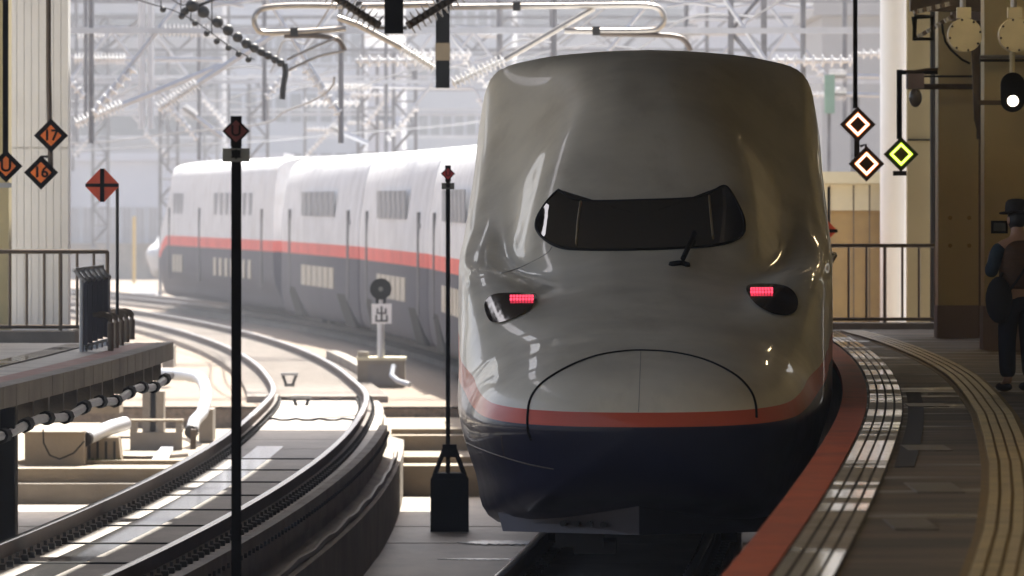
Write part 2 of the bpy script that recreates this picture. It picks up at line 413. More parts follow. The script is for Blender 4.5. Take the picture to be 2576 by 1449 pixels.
# ------------------------------------------------------------ left platform
LZ = PZ
lp = thing('platform', 'left platform end with pale surface and faded red edge', 'platform', (-7, 85, LZ)); del lp['category']; lp['kind'] = 'structure'
MB().sweep([(-14, -.12), (.0, -.12), (.0, 0), (-14, 0)], rng(-30, 96.5, 3), EL, lambda d: LZ).build('deck', m_asph_l, lp)
MB().sweep([(-14, -.36), (-.55, -.36), (-.55, -.12), (-14, -.12)], rng(-30, 96, 3), EL, lambda d: LZ).build('deck_beam', m_conc, lp)
m_fred = mat('faded_red', (.30, .14, .10), .6, var=.3, scale=4, stain=(.35, .3, .25), stain_amt=.5)
MB().sweep([(-.42, 0), (-.12, 0), (-.12, .006), (-.42, .006)], rng(60, 96.4, 2), EL, lambda d: LZ).build('red_line', m_fred, lp)
d = 60.4
while d < 96.4:
    MB().sweep([(-.14, -.19), (.06, -.19), (.06, .012), (-.14, .012)], [d + .02, d + .6, d + 1.18], EL, lambda d: LZ).build('coping_block', m_conc, lp); d += 1.2
for off, w_ in ((-.75, .28), (-1.15, .28)):
    pass
d = 60.4
while d < 95:
    a = -math.atan(EL(d + .5) - EL(d - .5)); inst(tile_m, 'tile', (EL(d) - 1.0, d, LZ + .002), lp, a); d += .3
for k in range(22):
    dd = 61 + k * 1.62
    if dd > 96: break
    MB().bx(EL(dd) - 1.45, EL(dd) - .02, dd, dd + .22, LZ - .42, LZ - .195).build('bracket', m_conc, lp)
for dd in (64, 72.6, 81, 94):
    MB().bx(EL(dd) - 1.95, EL(dd) - 1.65, dd, dd + .3, -1.3, LZ - .37).build('post', m_conc, lp)
MB().bx(EL(74.4) - .13, EL(74.4) + .08, 74.4, 74.6, -1.0, LZ - .2).build('post', m_black, lp)
# pipe under the left edge with couplings
pp = thing('conduit', 'steel conduit with black clamps slung under the left platform edge', 'pipe', (EL(80) + .05, 80, .7))
pts = [(EL(dd) + .05, dd, .84 + .03 * math.sin(dd)) for dd in rng(62, 96, 1)]
MB().tube(pts, .045, 8).build('pipe', m_galv, pp, smooth=True)
for k in range(16):
    dd = 63 + k * 2.1
    MB().cyl((EL(dd) + .05, dd, .84 + .03 * math.sin(dd)), (EL(dd + .4) + .05, dd + .4, .84 + .03 * math.sin(dd + .4)), .07, 8).build('clamp', m_black, pp)

# ------------------------------------------------------------ columns and walls
def ribbed(name, lab, x0, x1, d, z0, z1, n, m, depth=.9, split=None):
    t = thing(name, lab, 'column', ((x0 + x1) / 2, d, z0))
    MB().bx(x0 + .02, x1 - .02, d + .02, d + depth, z0, z1).build('core', m, t)
    wd = (x1 - x0) / n
    segs = [(z0, z1)] if not split else [(z0, split - .012), (split + .012, z1)]
    for i in range(n):
        for a, b in segs: MB().bx(x0 + i * wd + .003, x0 + (i + 1) * wd - .003, d - .02, d + .015, a, b).build('cladding_panel', m, t)
    return t
dA = 106
MB().bx(-13, X(176, 106), 96.5, 109, LZ - .36, LZ - .004).build('deck_extension', m_asph_l, lp)
ribbed('column', 'white ribbed cladding column behind the left railing', X(24, dA), X(172, dA), dA, LZ, 8, 8, m_clad, split=Z(372, dA))
dB = 100
cc = tag(MB().bx(X(-170, dB), X(22, dB), dB, dB + .6, LZ - .004, 8).build('column', m_cream), 'cream column at the far left edge beside the white cladding', 'column')
# right side columns
def colm(x0, x1, d, lab, ybase, depth=.7, ztop=8):
    t = thing('column', lab, 'column', ((X(x0, d) + X(x1, d)) / 2, d, PZ))
    a, b = X(x0, d), X(x1, d); zs = Z(ybase, d)
    MB().bx(a, b, d, d + depth, zs, ztop).build('shaft', m_cream, t)
    MB().bx(a - .012, b + .012, d - .012, d + depth, PZ, zs - .004).build('plinth', m_mauve, t)
    return t, a, b
t1, a, b = colm(2360, 2468, 100, 'cream column with mauve plinth and four bolts left of the person', 768)
for xd in (2390, 2438):
    for yd in (548, 618):
        c = P(xd, yd, 100); MB().cyl((c.x, 99.97, c.z), (c.x, 100, c.z), .028, 8).build('bolt', m_ochre, t1)
t2, a, b = colm(2476, 2640, 92, 'cream column with mauve plinth behind the person', 770)
dW = 112
wl = thing('wall', 'cream end wall with dark seams beyond the right railing', 'wall', (X(2330, dW), dW, PZ))
MB().bx(X(2282, dW), X(2346, dW), dW, dW + .3, 0, 8).build('panel', m_cream, wl)
MB().bx(X(2354, dW), X(2700, dW), dW, dW + .3, 0, 8).build('panel', m_cream, wl)
MB().bx(X(2346, dW), X(2354, dW), dW + .08, dW + .2, 0, 8).build('seam', m_dark, wl)
MB().bx(X(2282, dW), X(2700, dW), dW - .03, dW - .004, Z(354, dW), Z(350, dW)).build('seam', m_dark, wl)
dP = 118
wp = tag(MB().tube([(X(2247, dP), dP, -1.3), (X(2247, dP), dP, 9)], M1(33, dP), 24).build('column', m_clad, None, smooth=True), 'round white column between the lit diamond signs', 'column')
# parapet building beyond the right platform
pb = thing('parapet', 'ochre stained parapet with pale sunlit top beyond the right railing', 'wall', (X(2140, 128), 128, -.6))
d0 = 128
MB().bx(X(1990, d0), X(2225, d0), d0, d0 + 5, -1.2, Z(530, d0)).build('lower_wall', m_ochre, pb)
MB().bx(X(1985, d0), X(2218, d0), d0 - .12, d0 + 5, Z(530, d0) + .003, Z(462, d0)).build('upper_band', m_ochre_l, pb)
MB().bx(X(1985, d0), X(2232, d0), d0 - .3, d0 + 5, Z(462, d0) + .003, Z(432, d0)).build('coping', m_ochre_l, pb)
MB().bx(X(2222, d0), X(2243, d0), d0 - .4, d0 + .6, -1.2, Z(455, d0)).build('brown_post', mat('brown_paint', (.1, .055, .03), .6), pb)
for xd in (2085, 2145, 2185): MB().bx(X(xd, d0), X(xd + 3, d0), d0 - .135, d0 - .12, -1, Z(466, d0)).build('joint', m_brown, pb)
# long side wall of the station on the right, behind the frame
struct(MB().bx(8.4, 8.8, -30, 104, -1.3, 7.9).build('side_wall', m_cream), 'long cream wall along the right platform')

# canopy
cn = thing('canopy', 'dark station canopy overhead', 'roof', (0, 60, 8)); del cn['category']; cn['kind'] = 'structure'
RE = 116.5
def SLOT(d): return CL(d - 6.22) + 1.55 - .56        # unseen canopy gap, shaped to let a sun stripe onto the left slabs
MB().bx(-3.6, 9.2, -22, 64, 8, 8.4).bx(-3.6, 9.2, 104.5, RE, 8, 8.4).build('roof_slab', m_ceil, cn)
def strip(f0, f1):
    mb = MB(); rows = []
    for d in rng(64.01, 104.49, 2.5): rows.append([(f0(d), d, 8), (f1(d), d, 8), (f1(d), d, 8.12), (f0(d), d, 8.12)])
    mb.quadgrid(rows, True); n = len(mb.v); mb.f += [(0, 1, 2, 3), (n - 4, n - 3, n - 2, n - 1)]; return mb
strip(lambda d: -3.6, SLOT).build('roof_slab', m_ceil, cn)
strip(lambda d: SLOT(d) + .52, lambda d: 9.2).build('roof_slab', m_ceil, cn)
MB().bx(-5.2, -3.6, 101.01, 116.5, 8, 8.4).build('roof_slab', m_ceil, cn)  # unseen roof strip added to shade the floor at lower left
MB().bx(-5.0, -3.6, -22, 70, 8, 8.4).bx(-7.6, -3.6, 70, 101, 8, 8.4).build('roof_slab', m_ceil, cn)
for k in range(14):
    dd = -18 + k * 8.6
    MB().bx(-7.6 if 70 < dd else -5, 9.2, dd, dd + .4, 7.3, 7.995).build('roof_beam', m_ceil, cn)
for xx in (-4.4, -3.3, 3.2): MB().bx(xx, xx + .3, -22, 98.5 if xx < -4 else RE, 7.5, 7.99).build('purlin', m_ceil, cn)
# unseen screen behind the viewer, added to hold light off the train's right
struct(MB().bx(-1.5, 9.2, -24, -23.6, -1.3, 8).build('rear_light_screen', m_cream), 'cream screen wall added behind the viewer to block light')
k = 0
for row, xx in (('right', 3.9), ('left', -4.6), ('column end (added fill) of the right', 5.1)):
    for i in range(7 if xx < 5 else 2):
        yy = 4 + i * 8.2 if xx < 5 else 87 + i * 7  # last row: unseen fill lamps added to brighten the right columns
        t = thing('ceiling_lamp', 'warm tube lamp under the canopy over the %s platform' % row, 'lamp', (xx, yy, 6.2), 'lamps over the %s platform' % row)
        MB().bx(xx - .09, xx + .09, yy, yy + 2.4, 6.2, 6.28).build('housing', m_clad, t)
        MB().tube([(xx, yy + .05, 6.17), (xx, yy + 2.35, 6.17)], .02, 6).build('tube', m_white_l, t)
        for q in (.3, 2.1): MB().tube([(xx, yy + q, 6.28), (xx, yy + q, 8)], .012, 5).build('hanger', m_dark, t)

# ------------------------------------------------------------ railings
def railing(lab, x0, x1, ytop, ybot, d, xs, z0, m=m_rail_b, r=.022, kerb=None):
    t = thing('railing', lab, 'railing', (X((x0 + x1) / 2, d), d, PZ))
    MB().tube([P(x0, ytop, d), P(x1, ytop, d)], r * 1.2, 8).build('top_rail', m, t, smooth=True)
    MB().tube([P(x0, ybot, d), P(x1, ybot, d)], r * 1.1, 8).build('bottom_rail', m, t, smooth=True)
    for x in xs:
        post = x in (xs[0], xs[-1]) or (len(xs) > 6 and x == xs[len(xs) // 2])
        MB().tube([P(x, ytop, d), (X(x, d), d, z0 if post else Z(ybot, d))], r * (1.1 if post else .8), 6).build('post' if post else 'baluster', m, t, smooth=True)
    return t
railing('brown railing on the left platform in front of the white column', -20, 272, 633, 822, 97.5, [-20, 24, 67, 111, 152, 194, 236, 270], PZ + .05)
lk = tag(MB().bx(X(-60, 98), X(200, 98), 96.9, 97.8, PZ - .12, Z(830, 98)).build('kerb', m_conc), 'dark concrete kerb under the left railing', 'kerb')
railing('brown railing across the end of the right platform', 2066, 2356, 618, 803, 107, [2066, 2090, 2135, 2180, 2226, 2270, 2312, 2354], PZ + .05)
rk = tag(MB().bx(X(2060, 107), X(2362, 107), 106.6, 107.6, PZ - .12, Z(812, 107)).build('kerb', m_conc), 'low dark kerb under the right railing', 'kerb')

# barrier board with slatted top, left platform
bt = thing('barrier_board', 'dark blue-grey board with slatted sloping top beside the left railing', 'barrier', (X(238, 91), 91, PZ))
m_board = mat('slate_panel', (.035, .032, .045), .5, var=.1)
for i in range(5):
    x0 = 208 + i * 12.8
    dd = 91 + i * .12
    MB().bx(X(x0, dd), X(x0 + 12.2, dd), dd, dd + .05, Z(868 - i * 5, dd), Z(708 - i * 2.5, dd)).build('panel', m_board, bt)
MB().tube([P(205, 885, 91), P(205, 700, 91), P(188, 680, 91)], .025, 6).build('post', m_galv, bt)
MB().tube([P(272, 840, 91.6), P(272, 700, 91.6), P(255, 675, 91.6)], .025, 6).build('post', m_galv, bt)
MB().tube([P(187, 680, 91), P(257, 672, 91.6)], .03, 6).build('top_rail', m_galv, bt)
MB().tube([P(208, 706, 91), P(274, 697, 91.6)], .035, 6).build('lower_rail', m_galv, bt)
for i in range(6):
    x0 = 192 + i * 12.5; MB().tube([P(x0, 680 - i * 1.4, 90.95 + i * .1), P(x0 + 18, 704 - i * 1.5, 90.95 + i * .1)], .022, 5).build('slat', m_galv, bt)
MB().tube([P(209, 874, 91), P(272, 856, 91.6)], .03, 6).build('foot_rail', m_galv, bt)
for i in range(5):
    x0 = 214 + i * 13; MB().tube([P(x0, 874 - i * 3.5, 91.1), P(x0, 886 - i * 4, 91.1)], .03, 5).build('foot', m_galv, bt)
# bent tube rack
rk_ = thing('tube_rack', 'row of bent brown steel hoops beside the barrier board', 'rack', (X(290, 91), 91, PZ))
for i in range(5):
    ex, ey = 278 + i * 13.5, 884 - i * 7.5
    dd = F * 1.75 / (ey * K - HZ)
    top = 791 - i * 2.2
    sx = 232 + i * 13
    pts = [P(sx, top + 1, dd), P(ex - 16, top, dd), P(ex - 6, top + 3, dd), P(ex - 1, top + 11, dd), P(ex, top + 22, dd), (X(ex, dd), dd, PZ)]
    MB().tube(pts, .036, 8).build('hoop', m_rail_b, rk_, smooth=True)
# the stand right beside the train on the right platform
rs = thing('barrier_board', 'slatted board half hidden by the train flank at the right platform end', 'barrier', (X(2085, 99), 99, PZ))
MB().bx(X(2050, 99), X(2084, 99), 99, 99.06, Z(790, 99), Z(672, 99)).build('panel', m_board, rs)
MB().tube([P(2086, 852, 99), P(2086, 668, 99), P(2103, 640, 99)], .03, 6).build('post', m_rail_b, rs)
MB().tube([P(2050, 640, 99), P(2104, 640, 99)], .035, 6).build('top_rail', m_galv, rs)
MB().tube([P(2050, 666, 99), P(2086, 668, 99)], .045, 6).build('lower_rail', m_galv, rs)
for i in range(3): MB().tube([P(2062 + i * 12, 664, 98.95), P(2078 + i * 12, 642, 98.95)], .02, 5).build('slat', m_galv, rs)

# ------------------------------------------------------------ the train
def pchip(t, y, tq):
    t = np.array(t, float); y = np.array(y, float); h = np.diff(t); dl = np.diff(y) / h; m = np.zeros(len(y))
    for i in range(1, len(y) - 1):
        if dl[i - 1] * dl[i] > 0:
            w1 = 2 * h[i] + h[i - 1]; w2 = h[i] + 2 * h[i - 1]; m[i] = (w1 + w2) / (w1 / dl[i - 1] + w2 / dl[i])
    m[0] = dl[0]; m[-1] = dl[-1]
    k = np.clip(np.searchsorted(t, tq) - 1, 0, len(h) - 1); s_ = (tq - t[k]) / h[k]
    return (2 * s_**3 - 3 * s_**2 + 1) * y[k] + (s_**3 - 2 * s_**2 + s_) * h[k] * m[k] + (-2 * s_**3 + 3 * s_**2) * y[k + 1] + (s_**3 - s_**2) * h[k] * m[k + 1]
def catmull(y, tq):
    y = np.array(y, float); n = len(y); yp = np.concatenate([[2 * y[0] - y[1]], y, [2 * y[-1] - y[-2]]])
    k = np.clip(tq.astype(int), 0, n - 2); s_ = tq - k; p0, p1, p2, p3 = yp[k], yp[k + 1], yp[k + 2], yp[k + 3]
    return .5 * (2 * p1 + (p2 - p0) * s_ + (2 * p0 - 5 * p1 + 4 * p2 - p3) * s_**2 + (3 * p1 - p0 - 3 * p2 + p3) * s_**3)
def hull(w, zt, zb, wb, zr=1.1):
    pts = [(0, zb), (wb * .97, zb), (wb + (w - wb) * .62, zb + (zr - zb) * .52), (w, zr)]
    for a in (.12, .3, .46, .6, .74, .85, .93, 1.0):
        an = a * math.pi / 2; pts.append((w * math.cos(an) ** .75 if a < 1 else 0, zr + (zt - zr) * math.sin(an) ** .8))
    return pts
NET = [
    (0.0, [(0, 1.14)] * 12),
    (0.06, hull(.50, 1.36, .84, .34)),
    (0.30, hull(.94, 1.52, .62, .66)),
    (0.85, hull(1.25, 1.65, .46, .92)),
    (1.8, hull(1.40, 1.77, .33, 1.10)),
    (3.2, hull(1.52, 1.92, .25, 1.22)),
    (4.8, hull(1.585, 0, .24, 1.24)[:4] + [(1.595, 1.4), (1.54, 1.80), (1.42, 2.02), (1.12, 2.11), (.85, 2.10), (.55, 2.14), (.25, 2.17), (0, 2.175)]),
    (6.4, hull(1.62, 0, .24, 1.26)[:4] + [(1.635, 1.5), (1.62, 2.0), (1.56, 2.26), (1.28, 2.33), (.98, 2.26), (.66, 2.33), (.32, 2.40), (0, 2.41)]),
    (7.6, hull(1.65, 0, .24, 1.28)[:4] + [(1.66, 1.55), (1.66, 2.1), (1.62, 2.34), (1.42, 2.40), (1.16, 2.37), (.92, 2.56), (.47, 2.66), (0, 2.68)]),
    (8.9, hull(1.69, 0, .24, 1.28)[:4] + [(1.715, 1.6), (1.715, 2.2), (1.69, 2.44), (1.50, 2.53), (1.24, 2.54), (.95, 2.92), (.47, 3.05), (0, 3.07)]),
    (10.3, hull(1.69, 0, .24, 1.28)[:4] + [(1.73, 1.65), (1.73, 2.3), (1.715, 2.58), (1.54, 2.76), (1.26, 2.90), (.86, 3.44), (.40, 3.62), (0, 3.65)]),
    (11.6, hull(1.69, 0, .24, 1.28)[:4] + [(1.73, 1.7), (1.73, 2.4), (1.715, 2.80), (1.58, 3.08), (1.32, 3.28), (.76, 3.86), (.34, 4.06), (0, 4.09)]),
    (12.8, hull(1.69, 0, .24, 1.28)[:4] + [(1.73, 1.75), (1.73, 2.45), (1.715, 3.0), (1.62, 3.42), (1.42, 3.72), (.80, 4.20), (.36, 4.33), (0, 4.36)]),
    (13.8, hull(1.69, 0, .24, 1.28)[:4] + [(1.73, 1.75), (1.73, 2.45), (1.705, 3.10), (1.655, 3.72), (1.52, 4.20), (1.10, 4.36), (.5, 4.43), (0, 4.45)]),
]
FULL = NET[-1][1]
def section(pts, nq=64):
    t = np.linspace(0, 11, nq); xs = catmull([p[0] for p in pts], t); zs = catmull([p[1] for p in pts], t); xs[0] = 0; xs[-1] = 0
    return np.maximum(xs, 0), zs
def nose_grid():
    nu, nq = 96, 64; ti = list(range(len(NET))); tq = np.concatenate([np.linspace(0, 2, 22)[:-1], np.linspace(2, len(NET) - 1, nu - 21)])
    u = pchip(ti, [n[0] for n in NET], tq); u = np.where(tq < 1, .06 * tq ** 2, u)
    cx = [pchip(ti, [n[1][k][0] for n in NET], tq) for k in range(12)]
    cz = [pchip(ti, [n[1][k][1] for n in NET], tq) for k in range(12)]
    rows = []
    for i in range(len(tq)):
        xs, zs = section([(cx[k][i], cz[k][i]) for k in range(12)], nq)
        r = [(x, u[i], z) for x, z in zip(xs, zs)] + [(-x, u[i], z) for x, z in list(zip(xs, zs))[::-1][1:-1]]
        rows.append(r)
    return rows
def train_paint(name, nose, white=(.76, .69, .55), stripe=(.66, .11, .055), low=(.010, .012, .035), zc0=1.21, zc1=2.0, hw0=.058, hw1=.13, top=None):
    m = bpy.data.materials.new(name); m.use_nodes = True; n = m.node_tree.nodes; l = m.node_tree.links; b = n['Principled BSDF']
    b.inputs['Roughness'].default_value = .4; b.inputs['Specular IOR Level'].default_value = .25; b.inputs['Coat Weight'].default_value = .3; b.inputs['Coat Roughness'].default_value = .03
    tc = n.new('ShaderNodeTexCoord'); sp = n.new('ShaderNodeSeparateXYZ'); l.new(tc.outputs['Object'], sp.inputs[0])
    def mr(a0, a1, b0, b1, src, smooth=True):
        r = n.new('ShaderNodeMapRange'); r.inputs[1].default_value = a0; r.inputs[2].default_value = a1; r.inputs[3].default_value = b0; r.inputs[4].default_value = b1
        if smooth: r.interpolation_type = 'SMOOTHSTEP'
        l.new(src, r.inputs[0]); return r.outputs[0]
    def mth(op, a, b_):
        q = n.new('ShaderNodeMath'); q.operation = op
        for i, v in enumerate((a, b_)):
            if isinstance(v, (int, float)): q.inputs[i].default_value = v
            else: l.new(v, q.inputs[i])
        return q.outputs[0]
    if nose:
        zc = mth('ADD', mr(0, 5.5, zc0, zc0 + .36, sp.outputs[1], False), mr(6.5, 13.5, 0, zc1 - zc0 - .36, sp.outputs[1])); hw = mr(0, 12, hw0, hw1, sp.outputs[1])
    else:
        zc = mth('ADD', zc1, 0.0); hw = mth('ADD', hw1, 0.0)
    dz = mth('SUBTRACT', sp.outputs[2], zc)
    up = mth('GREATER_THAN', dz, hw); lo = mth('LESS_THAN', dz, mth('MULTIPLY', hw, -1.0))
    nz = n.new('ShaderNodeTexNoise'); nz.inputs['Scale'].default_value = 1.3; nz.inputs['Detail'].default_value = 7; l.new(tc.outputs['Object'], nz.inputs['Vector'])
    dirt = mr(.4, .75, 1.0, .78, nz.outputs[0], False)
    m1 = n.new('ShaderNodeMix'); m1.data_type = 'RGBA'; l.new(up, m1.inputs[0]); m1.inputs[6].default_value = (*stripe, 1); m1.inputs[7].default_value = (*white, 1)
    src = m1.outputs[2]
    if top:
        m3 = n.new('ShaderNodeMix'); m3.data_type = 'RGBA'; l.new(mth('GREATER_THAN', dz, top[1]), m3.inputs[0]); l.new(src, m3.inputs[6]); m3.inputs[7].default_value = (*top[0], 1); src = m3.outputs[2]
    m2 = n.new('ShaderNodeMix'); m2.data_type = 'RGBA'; l.new(lo, m2.inputs[0]); l.new(src, m2.inputs[6]); m2.inputs[7].default_value = (*low, 1)
    vm = n.new('ShaderNodeVectorMath'); vm.operation = 'SCALE'; l.new(m2.outputs[2], vm.inputs[0]); l.new(dirt, vm.inputs['Scale'])
    mpg = n.new('ShaderNodeMapping'); mpg.inputs['Scale'].default_value = (1.6, .7, .5); l.new(tc.outputs['Object'], mpg.inputs[0])
    ng = n.new('ShaderNodeTexNoise'); ng.inputs['Scale'].default_value = 1.4; ng.inputs['Detail'].default_value = 9; ng.inputs['Roughness'].default_value = .7; l.new(mpg.outputs[0], ng.inputs['Vector'])
    mg = n.new('ShaderNodeMix'); mg.data_type = 'RGBA'; l.new(mr(.5, .78, 0, .38, ng.outputs[0], False), mg.inputs[0]); l.new(vm.outputs[0], mg.inputs[6]); mg.inputs[7].default_value = (.30, .23, .14, 1) if (nose and not top) else (.45, .43, .42, 1)
    up2 = n.new('ShaderNodeMix'); up2.data_type = 'RGBA'; l.new(up, up2.inputs[0]); l.new(vm.outputs[0], up2.inputs[6]); l.new(mg.outputs[2], up2.inputs[7])
    l.new(up2.outputs[2], b.inputs['Base Color'])
    nr = n.new('ShaderNodeTexNoise'); nr.inputs['Scale'].default_value = 4; nr.inputs['Detail'].default_value = 5; l.new(tc.outputs['Object'], nr.inputs['Vector'])
    if nose and not top: l.new(mr(.3, .7, .36, .46, nr.outputs[0], False), b.inputs['Roughness'])
    else: b.inputs['Roughness'].default_value = .65; b.inputs['Coat Weight'].default_value = 0; b.inputs['Specular IOR Level'].default_value = .15
    bp = n.new('ShaderNodeBump'); bp.inputs['Strength'].default_value = .02; bp.inputs['Distance'].default_value = .03
    nb = n.new('ShaderNodeTexNoise'); nb.inputs['Scale'].default_value = 1.1; nb.inputs['Detail'].default_value = 2; l.new(tc.outputs['Object'], nb.inputs['Vector'])
    l.new(nb.outputs[0], bp.inputs['Height']); l.new(bp.outputs[0], b.inputs['Normal']); l.new(bp.outputs[0], b.inputs['Coat Normal'])
    return m
p_nose = train_paint('train_paint_nose', True); p_body = train_paint('train_paint_body', False, white=(.72, .73, .75), low=(.06, .06, .085), stripe=(.78, .15, .12), hw1=.15)
p_rear = train_paint('train_paint_rear', True, white=(.72, .73, .75), low=(.06, .06, .085), stripe=(.78, .15, .12), hw1=.15)
for n_ in (p_rear.node_tree.nodes['Principled BSDF'],):
    for l_ in list(n_.inputs['Roughness'].links): p_rear.node_tree.links.remove(l_)
    n_.inputs['Roughness'].default_value = .65; n_.inputs['Coat Weight'].default_value = 0; n_.inputs['Specular IOR Level'].default_value = .15

def nose_mesh(mt, length=25.4):
    rows = nose_grid(); last = rows[-1]; rows.append([(x, length, z) for x, _, z in last]); nc = len(last)
    me = bpy.data.meshes.new('nose_car'); v = [p for r in rows for p in r]; f = []
    for i in range(len(rows) - 1):
        for j in range(nc):
            j2 = (j + 1) % nc; f.append((i * nc + j, (i + 1) * nc + j, (i + 1) * nc + j2, i * nc + j2))
    f.append(tuple((len(rows) - 1) * nc + j for j in range(nc)))
    me.from_pydata(v, [], f); me.materials.append(mt)
    bm = bmesh.new(); bm.from_mesh(me); bmesh.ops.remove_doubles(bm, verts=bm.verts, dist=1e-5); bmesh.ops.recalc_face_normals(bm, faces=bm.faces); bm.to_mesh(me); bm.free()
    me.polygons.foreach_set('use_smooth', [True] * len(me.polygons)); me.set_sharp_from_angle(angle=R(60))
    return me
NM = nose_mesh(p_nose)
TIP = 64.5
train = thing('bullet_train', 'double-deck white and navy bullet train with red stripe curving out of the station', 'train', (1.02, TIP, 0))
def add_child(mesh, name, parent, loc, rot=0):
    o = bpy.data.objects.new(name, mesh); COL.objects.link(o); o.parent = parent; o.location = loc; o.rotation_euler = (0, 0, rot); return o
# car positions along the curve
ends = [TIP + 25.6]
while len(ends) < 7: ends.append(ends[-1] + 25)
tipx = 1.02; pts_c = [(tipx, TIP)] + [(C(e), e) for e in ends] + [(C(ends[-1] + 25.4), ends[-1] + 25.4)]
def heading(a, b): return -math.atan2(b[0] - a[0], b[1] - a[1])
h0 = heading(pts_c[0], pts_c[1])
front = add_child(NM, 'front_car', train, (0, 0, 0), h0)
bpy.context.view_layer.update()
FM = Matrix.Translation((tipx, TIP, 0)) @ Matrix.Rotation(h0, 4, 'Z'); FMI = FM.inverted()
bvh = BVHTree.FromPolygons([FM @ v.co for v in NM.vertices], [tuple(p.vertices) for p in NM.polygons])
eye = Vector((0, 0, EYE))
def hit(xd, yd, off=.006):
    dr = (P(xd, yd, 70) - eye).normalized(); h = bvh.ray_cast(eye, dr)
    if h[0] is None: return None
    n = h[1]
    if n.dot(dr) > 0: n = -n
    return FMI @ (h[0] + n * off)
def patch(name, outline, m, rings=16, off=.014, dens=6, smooth=True, label=None):
    # outline densified, then shrunk towards its centre
    pts = []
    for i, p in enumerate(outline):
        q = outline[(i + 1) % len(outline)]
        n_ = len(outline); p0, p3 = outline[i - 1], outline[(i + 2) % n_]
        for k in range(dens):
            s_ = k / dens; pts.append(tuple(.5 * (2 * p[a] + (q[a] - p0[a]) * s_ + (2 * p0[a] - 5 * p[a] + 4 * q[a] - p3[a]) * s_**2 + (3 * p[a] - p0[a] - 3 * q[a] + p3[a]) * s_**3) for a in (0, 1)))
    cx = sum(p[0] for p in pts) / len(pts); cy = sum(p[1] for p in pts) / len(pts); rows = []
    for r in range(rings + 1):
        s_ = 1 - r / rings; s_ = max(s_, .001); row = []
        for p in pts:
            h = hit(cx + (p[0] - cx) * s_, cy + (p[1] - cy) * s_, off)
            if h is None: h = row[-1] if row else Vector((0, 0, 0))
            row.append(tuple(h))
        rows.append(row)
    mb = MB().quadgrid(rows, True); me = bpy.data.meshes.new(name); me.from_pydata(mb.v, [], mb.f); me.materials.append(m)
    bm = bmesh.new(); bm.from_mesh(me); bmesh.ops.recalc_face_normals(bm, faces=bm.faces); bm.to_mesh(me); bm.free()
    if smooth: me.polygons.foreach_set('use_smooth', [True] * len(me.polygons))
    o = add_child(me, name, front, (0, 0, 0))
    if label: o['label'] = label
    return o
def seam(name, line, r, m, off=.002, closed=False, dens=6):
    pts = []
    n = len(line)
    for i in range(n - 1):
        p0, p1, p2, p3 = line[max(i - 1, 0)], line[i], line[i + 1], line[min(i + 2, n - 1)]
        for k in range(dens):
            s_ = k / dens
            q = [.5 * (2 * p1[a] + (p2[a] - p0[a]) * s_ + (2 * p0[a] - 5 * p1[a] + 4 * p2[a] - p3[a]) * s_**2 + (3 * p1[a] - p0[a] - 3 * p2[a] + p3[a]) * s_**3) for a in (0, 1)]
            h = hit(q[0], q[1], off)
            if h: pts.append(h)
    mb = MB().tube(pts, r, 6); me = bpy.data.meshes.new(name); me.from_pydata(mb.v, [], mb.f); me.materials.append(m)
    me.polygons.foreach_set('use_smooth', [True] * len(me.polygons))
    return add_child(me, name, front, (0, 0, 0))
ws = patch('windshield', [(1405, 480), (1422, 492), (1440, 503), (1500, 508), (1600, 506), (1700, 503), (1760, 498), (1790, 486), (1820, 470), (1838, 485), (1855, 515), (1868, 545), (1872, 568), (1868, 590), (1845, 607), (1810, 617), (1750, 624), (1600, 630), (1470, 630), (1410, 624), (1372, 604), (1352, 580), (1352, 552), (1366, 525), (1385, 500)], m_glass, 22)
OUTL = [(1405, 480), (1422, 492), (1440, 503), (1500, 508), (1600, 506), (1700, 503), (1760, 498), (1790, 486), (1820, 470), (1838, 485), (1855, 515), (1868, 545), (1872, 568), (1868, 590), (1845, 607), (1810, 617), (1750, 624), (1600, 630), (1470, 630), (1410, 624), (1372, 604), (1352, 580), (1352, 552), (1366, 525), (1385, 500), (1405, 480)]
seam('windshield_seal', OUTL, .014, m_black, .008)
m_gold = mat('window_pillar', (.22, .15, .05), .4, .4)
seam('window_pillar', [(1462, 512), (1455, 560), (1450, 626)], .010, m_gold, .022)
seam('window_pillar', [(1783, 498), (1788, 555), (1794, 612)], .010, m_gold, .022)
hs = seam('coupler_cover_seam', [(1336, 1108), (1328, 1080), (1328, 1040), (1336, 1000), (1365, 963), (1425, 925), (1495, 897), (1560, 885), (1620, 882), (1700, 888), (1780, 908), (1850, 944), (1887, 982), (1900, 1015), (1903, 1055)], .012, m_black, .001)
m_lens = mat('lamp_lens', (.010, .005, .005), .12, coat=.15, spec=.3, var=0)
m_led = mat('red_led', (.8, .05, .08), .4, emit=(1, .055, .11), es=.62, var=0)
